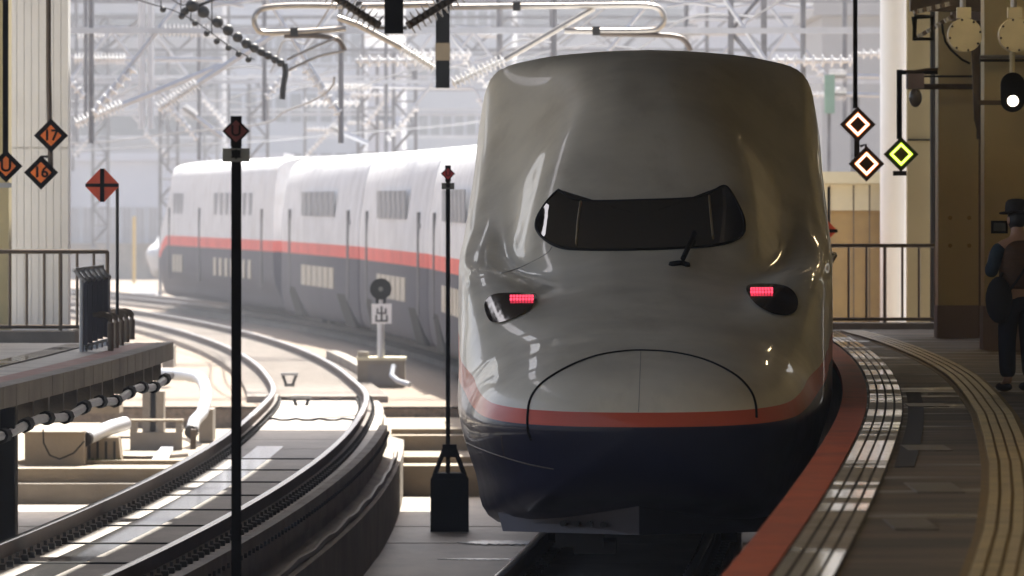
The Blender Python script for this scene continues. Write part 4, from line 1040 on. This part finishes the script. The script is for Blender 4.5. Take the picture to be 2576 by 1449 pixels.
# ------------------------------------------------------------ lower-left trackside boxes and pipes
dd = 113.5
t = thing('concrete_box', 'large shaded concrete cable box at the lower left with pale top', 'box', (X(140, dd), dd, -.8))
MB().bx(X(62, dd), X(212, dd), dd, dd + 4.5, -.8, Z(1092, dd)).build('body', m_conc_l, t)
MB().bx(X(60, dd), X(214, dd), dd - .03, dd + 4.6, Z(1092, dd) + .002, Z(1086, dd)).build('lid', m_conc_l, t)
cable([P(108, 1080, 113), P(110, 1115, 113), P(125, 1145, 113), P(150, 1155, 113), P(185, 1140, 113), P(212, 1110, 113)], .013, m_black, 'black cable drooping across the front of the large concrete box')
dd = 114.3
t = thing('concrete_block', 'mossy tapered concrete block holding the slanting white pipe', 'block', (X(260, dd), dd, -.8))
MB().prism([(X(212, dd), -.8), (X(305, dd), -.8), (X(298, dd), Z(1100, dd)), (X(214, dd), Z(1105, dd))], dd, dd + .7).build('body', m_conc_l, t)
for q in range(4): MB().bx(X(222 + q * 21, dd), X(228 + q * 21, dd), dd - .03, dd, Z(1155, dd), Z(1110, dd)).build('slot', m_dark, t)
mg = MB()
for q in range(160):
    x = X(210 + random.random() * 100, dd); y = dd - .02 - random.random() * .25; hgt = .03 + random.random() * .08
    mg.v += [(x - .01, y, -.8), (x + .01, y, -.8), (x + random.uniform(-.03, .03), y, -.8 + hgt)]; n = len(mg.v); mg.f.append((n - 3, n - 2, n - 1))
tag(mg.build('moss', mat('moss', (.10, .12, .03), .9)), 'tufts of yellow-green weed at the foot of the tapered block', 'weeds', kind='stuff')
def bigpipe(pts, r, lab, caps=True):
    t = thing('white_pipe', lab, 'pipe', pts[0]); MB().tube(pts, r, 14).build('pipe', m_wpipe, t, smooth=True)
    a, b = Vector(pts[0]), Vector(pts[1]); dn = (a - b).normalized()
    MB().cyl(a - dn * .04, a + dn * .05, r * 1.12, 14).build('end_collar', m_dark, t)
    return t
bigpipe([P(214, 1103, 113.8), P(245, 1090, 114.3), P(280, 1075, 114.8), P(314, 1066, 115.2)], .105, 'short slanting white pipe on the tapered block')
dd = 124
pts = [P(482, 1085, 121.5), P(489, 1060, 122), P(508, 1040, 123), P(517, 1010, 124), P(518, 985, 125), P(512, 962, 126), P(500, 950, 127), P(470, 944, 128), P(420, 941, 129), P(362, 940, 130)]
sm = []
for i in range(len(pts) - 1):
    for k in range(4): sm.append(pts[i].lerp(pts[i + 1], k / 4))
sm.append(pts[-1])
t = bigpipe(sm, .095, 'long bent white pipe beside the left rail')
for xd, yd, dd in ((486, 1150, 121), (385, 990, 129)):
    MB().bx(X(xd - 7, dd), X(xd + 7, dd), dd, dd + .15, -.8, Z(1080 if xd > 400 else 960, dd)).build('stand', m_brown if xd > 400 else m_conc, t)
MB().bx(X(358, 129), X(412, 129), 129, 129.6, -.8, Z(985, 129)).build('foot_block', m_conc, t)
dd = 120.5
t = thing('concrete_box', 'open-topped grey concrete frame box in front of the bent white pipe', 'box', (X(393, dd), dd, -.8))
x0, x1 = X(327, dd), X(458, dd)
MB().bx(x0, x1, dd, dd + .12, -.8, Z(1088, dd)).build('front_panel', m_conc, t)
MB().bx(x0, X(343, dd), dd, dd + .5, Z(1088, dd) + .002, Z(1062, dd)).build('side_post', m_conc, t); MB().bx(X(442, dd), x1, dd, dd + .5, Z(1088, dd) + .002, Z(1062, dd)).build('side_post', m_conc, t)
MB().bx(x0 - .01, x1 + .01, dd - .02, dd + .5, Z(1062, dd) + .003, Z(1056, dd)).build('top_bar', m_conc_l, t)
dd = 120
for i, (xa, xb, ya, yb, dd, lab) in enumerate(((190, 300, 1040, 1010, 121, 'lowest slab of the pile behind the large concrete box'), (200, 290, 1028, 1015, 123, 'middle slab of the pile behind the large concrete box'), (185, 280, 1010, 1000, 126, 'top slab of the pile behind the large concrete box'),
                                      (500, 535, 1110, 1030, 124, 'stepped concrete kerb right of the bent white pipe'), (408, 436, 925, 870, 150, 'grey concrete stub beyond the end of the left platform'))):
    tag(MB().bx(X(xa, dd), X(xb, dd), dd, dd + 1.2, Z(ya, dd), Z(yb, dd) ).build('concrete_slab', m_conc_l if i < 3 else m_conc), lab, 'concrete slab')
tag(MB().hprism([(X(382, 114.6), 114.6), (X(422, 114.6), 114.6), (X(440, 122), 122), (X(412, 122), 122)], -.8, -.74).build('cover_plate', m_wpipe), 'pale plate leaning beside the left rail', 'plate')
for xa, ya, lab in ((250, 1160, 'dark drain slot in front of the plate'), (380, 1110, 'thin dark pipe lying behind the frame box')):
    pass
cable([(X(305, 116), 116, -.76), (X(360, 116), 116, -.77), (X(400, 116), 116, -.76), (X(470, 117), 117, -.76)], .03, m_brown, 'brown pipe lying on the concrete behind the pale plate', 'pipe', 'pipe')
cable([(X(455, 125), 125, -.76), (X(330, 126), 126, -.77), (X(170, 126), 126, -.77)], .02, m_dark, 'thin dark cable lying behind the open frame box')

# middle: dwarf signal
dd = 150
t = thing('dwarf_signal', 'small round black signal on a post with white plate marked 出', 'signal', (X(958, dd), dd, gz(dd) - .25))
MB().tube([(X(958, dd), dd, Z(955, dd)), P(958, 750, dd)], M1(9, dd), 10).build('post', m_farw, t, smooth=True)
MB().cyl(P(958, 955, dd), P(958, 905, dd), M1(14, dd), 10).build('post_base', m_brown, t)
c = P(958, 727, dd); MB().cyl((c.x, dd - .1, c.z), (c.x, dd + .1, c.z), M1(27, dd), 28).build('head', m_black, t)
MB().cyl((c.x, dd - .115, c.z), (c.x, dd - .101, c.z), M1(6, dd), 12).build('lens', m_plate, t)
MB().bx(X(945, dd), X(971, dd), dd - .05, dd + .05, Z(765, dd), Z(748, dd)).build('neck', m_black, t)
c = P(960, 789, dd); h = M1(25, dd)
MB().bx(c.x - h, c.x + h, dd - .08, dd - .06, c.z - h, c.z + h).build('plate', m_clad, t)
st = MB(); q = h * .11; y_ = dd - .09
for (xa, xb, za, zb) in ((-.09, .09, -.72, .75), (-.5, -.34, .05, .55), (.34, .5, .05, .55), (-.5, .5, -.02, .13), (-.62, -.46, -.72, -.12), (.46, .62, -.72, -.12), (-.62, .62, -.80, -.64)):
    st.bx(c.x + h * xa, c.x + h * xb, y_ , y_ + .008, c.z + h * za, c.z + h * zb)
st.build('character_mark', m_dark, t)
t = thing('concrete_box', 'cream concrete box around the foot of the small round signal', 'box', (X(958, 149), 149, -.55))
dd = 149.6
MB().bx(X(898, dd), X(1018, dd), dd + .3, dd + 1.5, -.7, Z(908, dd)).build('body', m_conc_l, t)
MB().bx(X(896, dd), X(1020, dd), dd + .28, dd + 1.5, Z(908, dd) + .002, Z(900, dd)).build('lid', m_ochre_l, t)
MB().bx(X(925, dd), X(1003, dd), dd + .26, dd + .3, -.5, Z(918, dd)).build('recess', m_conc, t)
cable([P(990, 920, 149.4), P(985, 945, 149.2), P(1000, 958, 149), P(1030, 968, 148.8)], .05, m_wpipe, 'white hose curling from the cream box by the small signal', 'hose', 'hose', 8)
lw = tag(MB().sweep([(1.15, -.3), (1.4, -.3), (1.4, .02), (1.15, .02)], rng(150, 172, 3), CL, gz).bx(CL(150) + 1.16, X(900, 150), 150.02, 150.4, -.65, Z(885, 150)).build('low_wall', m_conc), 'low grey concrete wall left of the small round signal', 'wall')
for yd in (968, 1000, 1078):
    dd = F * 3.75 / (yd * K - HZ)
for k, (xa, ya) in enumerate(((1020, 1010), (1050, 1022), (1090, 1035), (1130, 1045))):
    dd = F * 3.62 / (ya * K - HZ); c = P(xa, ya, dd)
    MB().bx(c.x - .09, c.x + .09, dd, dd + .3, -.62, -.59).build('drain_lid', m_dark, y1)
tag(MB().tube([(X(900, 133), 132.4, -.585), (X(1125, 133), 132.4, -.585)], .04, 6).build('pipe', m_dark), 'dark pipe lying along the edge of the sunlit slab', 'pipe')
# sun patches on the floor by the train bed, imitated by white strips
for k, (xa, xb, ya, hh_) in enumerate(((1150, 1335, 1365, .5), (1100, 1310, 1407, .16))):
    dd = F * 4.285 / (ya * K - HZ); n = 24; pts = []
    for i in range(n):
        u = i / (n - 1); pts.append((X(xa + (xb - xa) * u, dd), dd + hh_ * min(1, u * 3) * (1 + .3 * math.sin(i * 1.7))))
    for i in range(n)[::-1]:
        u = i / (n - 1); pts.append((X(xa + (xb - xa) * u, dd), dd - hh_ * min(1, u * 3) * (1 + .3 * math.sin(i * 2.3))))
    tag(MB().hprism(pts, -1.292, -1.280).build('painted_sun', mat('painted_sun_white', (.85, .85, .82), .25, var=.05)), ('wider' if k == 0 else 'thinner, nearer') + ' painted white streak of sunlight on the floor left of the train', 'painted_sun')

# ------------------------------------------------------------ overhead line gear near the canopy mouth
def insul(p0, p1, r, n, m, name='insulator'):
    p0, p1 = Vector(p0), Vector(p1); L = (p1 - p0); pts = []; rs = []
    for i in range(n):
        a = i / n
        for f_, rr in ((0, .35), (.35, .4), (.45, 1), (.6, 1), (.75, .45)):
            pts.append(p0 + L * (a + f_ / n)); rs.append(r * rr)
    pts.append(p1); rs.append(r * .3)
    return MB().tube(pts, r, 12, rs)
dd = 112
t = thing('drop_post', 'short black hanging post gripped by two slanting dark insulators', 'hanger', (X(991, dd), dd, 8))
MB().bx(X(967, dd), X(1014, dd), dd, dd + .4, Z(84, dd), 7.9).build('post', m_black, t)
for s_, xa, xb, yb in ((-1, 956, 800, -35), (1, 1024, 1190, -35)):
    insul(P(xa, 66, dd), P(xb, yb, dd), .15, 12, m_ins).build('insulator', m_ins, t, smooth=True)
    MB().bx(min(X(xa - 8 * s_ * -1, dd), X(991, dd)), max(X(xa, dd), X(991, dd)), dd + .1, dd + .2, Z(74, dd), Z(66, dd)).build('clamp', m_galv, t)
dd = 124
t = thing('drop_post', 'long black hanging post with pale band above the train roof', 'hanger', (X(1113, dd), dd, 9))
MB().bx(X(1096, dd), X(1131, dd), dd, dd + .35, Z(221, dd), 9.5).build('post', m_black, t)
MB().bx(X(1095, dd), X(1132, dd), dd - .02, dd + .36, Z(152, dd), Z(108, dd)).build('band', mat('tan_band', (.22, .17, .10), .6), t)
m_bt = mat('bracket_tube', (.34, .31, .27), .3, .8, var=.2)
# brackets with rounded ends left and right
def bend(pts, n=6):
    out = []
    for i in range(len(pts) - 1):
        p0, p1, p2, p3 = pts[max(i - 1, 0)], pts[i], pts[i + 1], pts[min(i + 2, len(pts) - 1)]
        for k in range(n):
            s_ = k / n; out.append(.5 * (2 * p1 + (p2 - p0) * s_ + (2 * p0 - 5 * p1 + 4 * p2 - p3) * s_**2 + (3 * p1 - p0 - 3 * p2 + p3) * s_**3))
    return out + [pts[-1]]
def cantilever(lab, loop, diag, ins, arm, dd):
    t = thing('catenary_bracket', lab, 'bracket', P(loop[0][0], loop[0][1], dd))
    MB().tube(bend([P(x, y, dd) for x, y in loop]), .045, 8).build('loop_tube', m_bt, t, smooth=True)
    MB().tube([P(x, y, dd + .05) for x, y in diag], .045, 8).build('brace_tube', m_bt, t, smooth=True)
    insul(P(*ins[0], dd + .05), P(*ins[1], dd + .05), .10, 12, m_ins).build('insulator', m_insw, t, smooth=True)
    MB().tube(bend([P(x, y, dd) for x, y in arm]), .04, 8).build('registration_arm', m_brown, t, smooth=True)
    for x, y in (loop[-2], loop[1]): MB().box(P(x, y, dd), (.12, .14, .14)).build('clamp', m_dark, t)
    return t
cantilever('left catenary bracket with long rounded tube loop above the yard', [(1098, 12), (900, 15), (760, 14), (690, 17), (655, 24), (640, 45), (645, 68), (665, 82), (740, 81), (870, 72)], [(850, 45), (900, 62), (1010, 120)], [(1010, 120), (1094, 172)], [(715, 90), (790, 90), (835, 95), (855, 104), (868, 128)], 124.5)
cantilever('right catenary bracket whose rounded loop runs behind the train roof', [(1130, 18), (1300, 16), (1500, 14), (1610, 13), (1655, 20), (1671, 45), (1660, 68), (1630, 77), (1500, 78), (1420, 77)], [(1495, 20), (1400, 75), (1270, 150)], [(1270, 150), (1138, 212)], [(1510, 86), (1640, 88), (1700, 92), (1725, 105), (1738, 128)], 124.5)
for (a, b, c2) in (((240 + 470, 112), (865, 100), 1), ((705, 150), (865, 128), 1)):
    pass
cable(bend([P(845, 95, 124.3), P(790, 118, 124.3), P(722, 150, 124.3)]), .022, m_bt, 'upper steady rod from the left bracket to the beaded wire', 'steady_rod', 'rod')
cable(bend([P(866, 128, 124.3), P(800, 142, 124.3), P(722, 178, 124.3)]), .022, m_bt, 'lower steady rod from the left bracket to the beaded wire', 'steady_rod', 'rod')
# beaded insulated wire top left
dd = 122
t = thing('beaded_wire', 'black sagging wire strung with round beads at the top left', 'wire', P(440, 0, dd))
wp_ = bend([P(420, -12, dd), P(455, 12, dd), P(484, 12, dd), P(530, 50, dd), P(590, 95, dd), P(650, 135, dd), P(718, 162, dd)])
MB().tube(wp_, .011, 6).build('wire', m_dark, t)
for (x, y, r) in ((484, 14, .13), (466, 28, .08), (512, 30, .12), (548, 56, .11), (574, 76, .11), (598, 94, .10), (620, 110, .10), (640, 121, .09), (658, 131, .08), (675, 140, .08), (692, 150, .08), (706, 158, .08)):
    MB().sphere(P(x, y, dd), r * .8, 10, 8).build('bead', m_dark, t, smooth=True)
MB().tube([P(476, 25, dd), P(510, 10, dd), P(560, -10, dd)], .025, 6).build('stay_wire', m_dark, t)
MB().tube(bend([P(716, 160, dd), P(718, 185, dd), P(713, 215, dd), P(710, 250, dd)]), .045, 6).build('dropper', m_dark, t, smooth=True)
w2 = thing('contact_wire', 'thin dark wire with small droppers below the beaded wire', 'wire', P(330, 0, dd))
MB().tube(bend([P(300, -15, dd), P(380, 10, dd), P(440, 28, dd), P(500, 60, dd), P(580, 118, dd), P(640, 150, dd)]), .010, 6).build('wire', m_dark, w2)
for x, y in ((410, 18), (457, 35), (490, 52), (520, 78), (545, 98), (575, 114), (600, 130), (625, 144)): MB().sphere(P(x, y + 6, dd), .05, 8, 6).build('clamp', m_dark, w2)
for x in (405, 455, 480, 533): MB().tube([P(x, -10, dd), P(x, 20 if x < 430 else 40 + (x - 455) * .6, dd)], .009, 4).build('dropper', m_dark, w2)

# ------------------------------------------------------------ yard gantries
def lattice_mast(x, y, z0, z1, w_, m, t, name='mast'):
    mb = MB(); h = w_ / 2
    for sx in (-1, 1):
        for sy in (-1, 1): mb.box((x + sx * h, y + sy * h, (z0 + z1) / 2), (.09, .09, z1 - z0))
    n = int((z1 - z0) / (w_ * 1.1)); st_ = (z1 - z0) / n
    for i in range(n):
        s_ = 1 if i % 2 else -1; za, zb = z0 + i * st_, z0 + (i + 1) * st_
        for sy in (-1, 1): mb.tube([(x - s_ * h, y + sy * h, za), (x + s_ * h, y + sy * h, zb)], .03, 4)
        for sx in (-1, 1): mb.tube([(x + sx * h, y - s_ * h, za), (x + sx * h, y + s_ * h, zb)], .03, 4)
        mb.tube([(x - h, y - h, zb), (x + h, y - h, zb)], .025, 4)
    return mb.build(name, m, t)
def lattice_beam(x0, x1, y, z, hgt, m, t):
    mb = MB()
    for dz in (0, hgt):
        for dy in (-.3, .3): mb.bx(x0, x1, y + dy - .05, y + dy + .05, z + dz - .05, z + dz + .05)
    n = int((x1 - x0) / (hgt * 1.1)); st_ = (x1 - x0) / n
    for i in range(n):
        xa, xb = x0 + i * st_, x0 + (i + 1) * st_; s_ = i % 2
        for dy in (-.3, .3): mb.tube([(xa, y + dy, z + (hgt if s_ else 0)), (xb, y + dy, z + (0 if s_ else hgt))], .04, 4)
    return mb.build('beam', m, t)
def hang_cant(x, y, z, side, t, m=m_farw, L=2.4):
    MB().tube([(x, y, z), (x, y, z - 4.4)], .05, 6).build('drop_post', m_far, t)
    a = Vector((x, y, z - 1.1)); b = Vector((x + side * L, y, z - .9)); c = Vector((x, y, z - 3.9))
    br_ = MB().tube([a, b], .04, 6).tube([c, b + Vector((-side * .4, 0, -.05))], .045, 6).tube([b + Vector((side * .1, 0, -1.0)), b + Vector((-side * 1.6, 0, -.75))], .035, 6)
    br_.build('bracket_arm', m, t)
    insul(c, c.lerp(b, .3), .10, 7, m_insw).build('insulator', m_insw, t); insul(a, a.lerp(b, .3), .10, 7, m_insw).build('insulator', m_insw, t)
random.seed(3)
gant = [(146, -15.5, 9.8), (178, -19, 14.2), (210, -22, 11), (248, -27, 17), (292, -31, 16), (340, -36, 22), (400, -42, 28)]
ords = ('nearest', 'second', 'third', 'fourth', 'fifth', 'sixth', 'farthest')
for gi, (yy, xa, xb) in enumerate(gant):
    cx = C(yy)
    g0 = gz(yy) - .27
    t = thing('gantry', 'hazy steel catenary gantry with lattice masts, %s of the row over the yard' % ords[gi], 'gantry', ((xa + xb) / 2, yy, g0), 'catenary gantries over the yard')
    zb = 8.4 + (gi % 2) * .7
    xs = [xa, xb] + ([cx + 3.3] if False else [])
    if gi > 3: xs.append(xs[0] + (xb - xa) * (.28 + .06 * (gi % 3)))
    for x in xs: lattice_mast(x, yy, g0, zb + 1.3, .55, m_far, t)
    lattice_beam(xa, xb, yy, zb, 1.2, m_far, t)
    for k, off in enumerate((-12.5, -8.5, -4.2, .3, 4.6, 8.8)):
        x = cx + off + random.uniform(-.5, .5)
        if xa + .5 < x < xb - .5: hang_cant(x, yy, zb, 1 if (k + gi) % 2 else -1, t, L=2.2 + random.random() * .8)
    MB().bx(xa, xb, yy - .08, yy + .08, zb - 2.4, zb - 2.3).build('cross_beam', m_farw, t)
    for k in range(3):
        x = xa + (xb - xa) * (.2 + .3 * k); insul((x, yy - .2, zb - 2.9), (x + 1.5, yy - .2, zb - 2.9), .11, 9, m_insw).build('insulator', m_insw, t)
# wires running over the tracks
for k, (off, z, lab) in enumerate(((0, 5.0, 'contact wire above the train track'), (.05, 6.1, 'messenger wire above the train track'), (-4.63, 5.0, 'contact wire above the left track'), (-4.6, 6.1, 'messenger wire above the left track'), (-9.8, 5.0, 'contact wire above the first yard track'), (-9.8, 6.0, 'messenger wire above the first yard track'), (-14.4, 5.1, 'contact wire above the second yard track'), (3.6, 6.6, 'feeder wire right of the train track'), (6.0, 7.2, 'feeder wire farthest to the right'))):
    MBw = MB().tube([(C(y) + off + .25 * math.sin(y / 9), y, z + gz(y) + (.35 * abs(math.sin((y - 146) / 32 * math.pi / 1)) if z > 5.5 else 0)) for y in rng(126, 400, 4)], .02, 4)
    tag(MBw.build('overhead_wire', m_far), 'hazy ' + lab + ' out in the yard', 'wire', 'overhead wires of the yard')
# hanging U frame at left
dd = 190
t = thing('hanging_support', 'pale U-shaped frame hanging down at the upper left of the yard', 'frame', P(366, 0, dd))
MB().tube([P(357, -60, dd), P(357, 323, dd), P(379, 323, dd), P(379, -60, dd)], .085, 6).build('tube', m_farw, t)
MB().bx(X(345, dd), X(392, dd), dd - .05, dd + .05, Z(-58, dd), Z(-70, dd)).build('top_clamp', m_far, t)
# pale struts with insulators
for i, (a, b, dd, lab) in enumerate((((188, 312), (555, 165), 170, 'long pale strut rising right from beside the white column'), ((398, 275), (700, 78), 160, 'long pale strut crossing beneath the beaded wire'), ((460, 270), (560, 345), 205, 'short pale strut sloping down to the right at left of the U post'), ((830, 320), (925, 360), 205, 'short pale strut left of the middle mast'),
                                     ((1240, 250), (1330, 330), 180, 'pale strut right of the middle mast near the train roof'))):
    t = thing('strut', lab, 'strut', P(a[0], a[1], dd))
    pa, pb_ = P(*a, dd), P(*b, dd)
    insul(pa, pa.lerp(pb_, .33), .14, 12, m_insw).build('insulator', m_insw, t); MB().tube([pa.lerp(pb_, .33), pb_], .075, 6).build('tube', m_farw, t)
for i, (a, b, dd, lab) in enumerate((((185, 148), (560, 150), 200, 'pale horizontal insulator bar at left above the struts'), ((400, 77), (830, 80), 175, 'pale horizontal insulator bar behind the beaded wire'), ((800, 215), (1190, 222), 215, 'pale horizontal bar behind the long hanging post'), ((2085, 190), (2212, 193), 170, 'upper pale bar right of the train roof'), ((2085, 236), (2212, 240), 170, 'lower pale bar right of the train roof'), ((1700, 82), (1880, 84), 175, 'pale insulator bar just above the train roof'))):
    t = thing('crossbar', lab, 'bar', P(a[0], a[1], dd)); pa, pb_ = P(*a, dd), P(*b, dd)
    insul(pa, pa.lerp(pb_, .35), .14, 14, m_insw).build('insulator', m_insw, t); MB().tube([pa.lerp(pb_, .35), pb_], .06, 6).build('tube', m_farw, t)
# lattice masts of their own where the photo shows them
for xd, ytop, dd, lab in ((1018, 130, 225, 'rust-tinged lattice mast rising behind the train roof left of the hanging post'), (1880, -20, 150, 'lattice mast rising behind the top of the train nose'), (650, 190, 270, 'faint lattice mast behind the tall U post'), (425, 250, 285, 'faint lattice mast above the rear of the train'), (925, 160, 260, 'faint lattice mast left of the white building')):
    t = thing('lattice_mast', lab, 'mast', (X(xd, dd), dd, gz(dd) - .27)); lattice_mast(X(xd, dd), dd, gz(dd) - .27, Z(ytop, dd), .62, m_far, t, 'lattice')
t = thing('signal_box', 'pale green tall equipment box right of the train roof', 'box', P(2086, 240, 168))
MB().bx(X(2075, 168), X(2100, 168), 168, 168.4, Z(285, 168), Z(188, 168)).build('case', mat('pale_green', (.22, .36, .27), .6), t)
MB().bx(X(2083, 168), X(2092, 168), 168.4, 168.6, -.5, Z(200, 168)).build('post', m_far, t)
t = thing('post', 'grey steel post behind the lit diamonds', 'post', P(2150, 300, 172)); MB().bx(X(2140, 172), X(2162, 172), 172, 172.5, -.5, Z(240, 172)).build('shaft', m_far, t); MB().bx(X(2136, 172), X(2166, 172), 171.9, 172.6, Z(240, 172), Z(232, 172)).build('cap', m_far, t)

# ------------------------------------------------------------ far buildings
m_bg = [mat('facade_grey', (.28, .29, .32), .7, var=.1, scale=.1), mat('facade_white', (.50, .53, .60), .6, var=.06, scale=.1), mat('facade_blue', (.34, .37, .42), .6, var=.08, scale=.1)]
m_wd = mat('window_dark', (.04, .045, .055), .2, var=.2, scale=.3); m_wd2 = mat('window_mid', (.10, .11, .13), .3, var=.3, scale=.3)
def building(lab, x0, x1, yt, dd, m, st_=3.4, wh=1.5, cols=0, z0=-.5, dp=18, wm=m_wd):
    xa, xb = X(x0, dd), X(x1, dd); zt = Z(yt, dd); t = thing('building', lab, 'building', ((xa + xb) / 2, dd, z0))
    MB().bx(xa, xb, dd, dd + dp, z0, zt).build('wall', m, t)
    z = z0 + 1.2
    while z + wh < zt - .3:
        if cols:
            cw = (xb - xa) / cols
            mb = mesh_only(MB().bx(-cw * .36, cw * .36, -.06, .02, 0, wh), 'window', wm)
            for c_ in range(cols): inst(mb, 'window', (xa + cw * (c_ + .5), dd, z), t)
        else:
            MB().bx(xa + .4, xb - .4, dd - .08, dd + .02, z, z + wh).build('window_band', wm, t)
            MB().bx(xa, xb, dd - .5, dd - .09, z - .25, z - .1).build('ledge', m, t)
        z += st_
    MB().bx(xa - .3, xb + .3, dd - .4, dd + dp, zt + .01, zt + .4).build('parapet', m, t)
    return t
building('long grey building with window bands filling the upper left background', -260, 560, -260, 460, m_bg[0], 2.9, 1.3)
building('pale blue building behind the left catenary brackets', 575, 915, -220, 430, m_bg[2], 3.2, 1.5, 9, wm=m_wd2)
building('bright white block in the middle background', 925, 1010, 140, 380, m_bg[1], 6, .6, 0, wm=m_wd2)
building('grey building with small windows behind the long hanging post', 1020, 1290, -240, 470, m_bg[2], 3.0, 1.3, 9, wm=m_wd2)
building('wide grey building behind the top of the train', 1300, 1760, -260, 500, m_bg[0], 3.2, 1.4, 0)
building('white building behind the right end of the train roof', 1770, 2060, 35, 330, m_bg[1], 4.5, 1.0, 7, wm=m_wd2)
building('plain grey block right of the train roof', 2068, 2330, 40, 260, mat('plain_grey', (.36, .36, .36), .7, var=.04, scale=.1), 50, 1, 0)
building('long low grey station building at left behind the yard', 130, 700, 405, 400, m_bg[1], 3.2, .8, 0, wm=m_wd2)
nb = thing('noise_barrier', 'grey panelled noise barrier at the far left beyond the yard tracks', 'barrier', (X(290, 350), 350, -.6))
for i in range(22):
    x0 = 165 + i * 11
    MB().bx(X(x0, 350) + .01, X(x0 + 11, 350) - .01, 350 + .05 * (i % 2), 350.2, -.6, Z(520 + (i % 3), 350)).build('panel', m_bg[0] if i % 3 else m_bg[2], nb)
MB().bx(X(150, 350), X(412, 350), 349.7, 350.4, -.65, Z(612, 350)).build('footing', m_conc, nb)
tag(MB().bx(X(333, 330), X(341, 330), 330, 330.2, -.5, Z(545, 330)).build('marker_post', mat('yellow_paint', (.6, .4, .05), .6)), 'yellow marker post at the far left below the distant train nose', 'post')
tag(MB().bx(X(330, 280), X(395, 280), 279, 281, -.55, -.30).build('white_slab', m_wpipe), 'bright white slab lying between the far yard tracks', 'slab')

# ------------------------------------------------------------ air
hz = MB().bx(-1190, 1190, -290, 1480, -4.0, 34).build('haze', bpy.data.materials.new('haze_air')); hz['kind'] = 'stuff'; hz['label'] = 'pale daylight haze over the yard'
hm = hz.data.materials[0]; hm.use_nodes = True; hn = hm.node_tree.nodes; hn.remove(hn['Principled BSDF'])
pv = hn.new('ShaderNodeVolumePrincipled'); pv.inputs['Color'].default_value = (.90, .93, 1, 1); pv.inputs['Density'].default_value = .00085; pv.inputs['Anisotropy'].default_value = .1
hm.node_tree.links.new(pv.outputs[0], hn['Material Output'].inputs['Volume'])
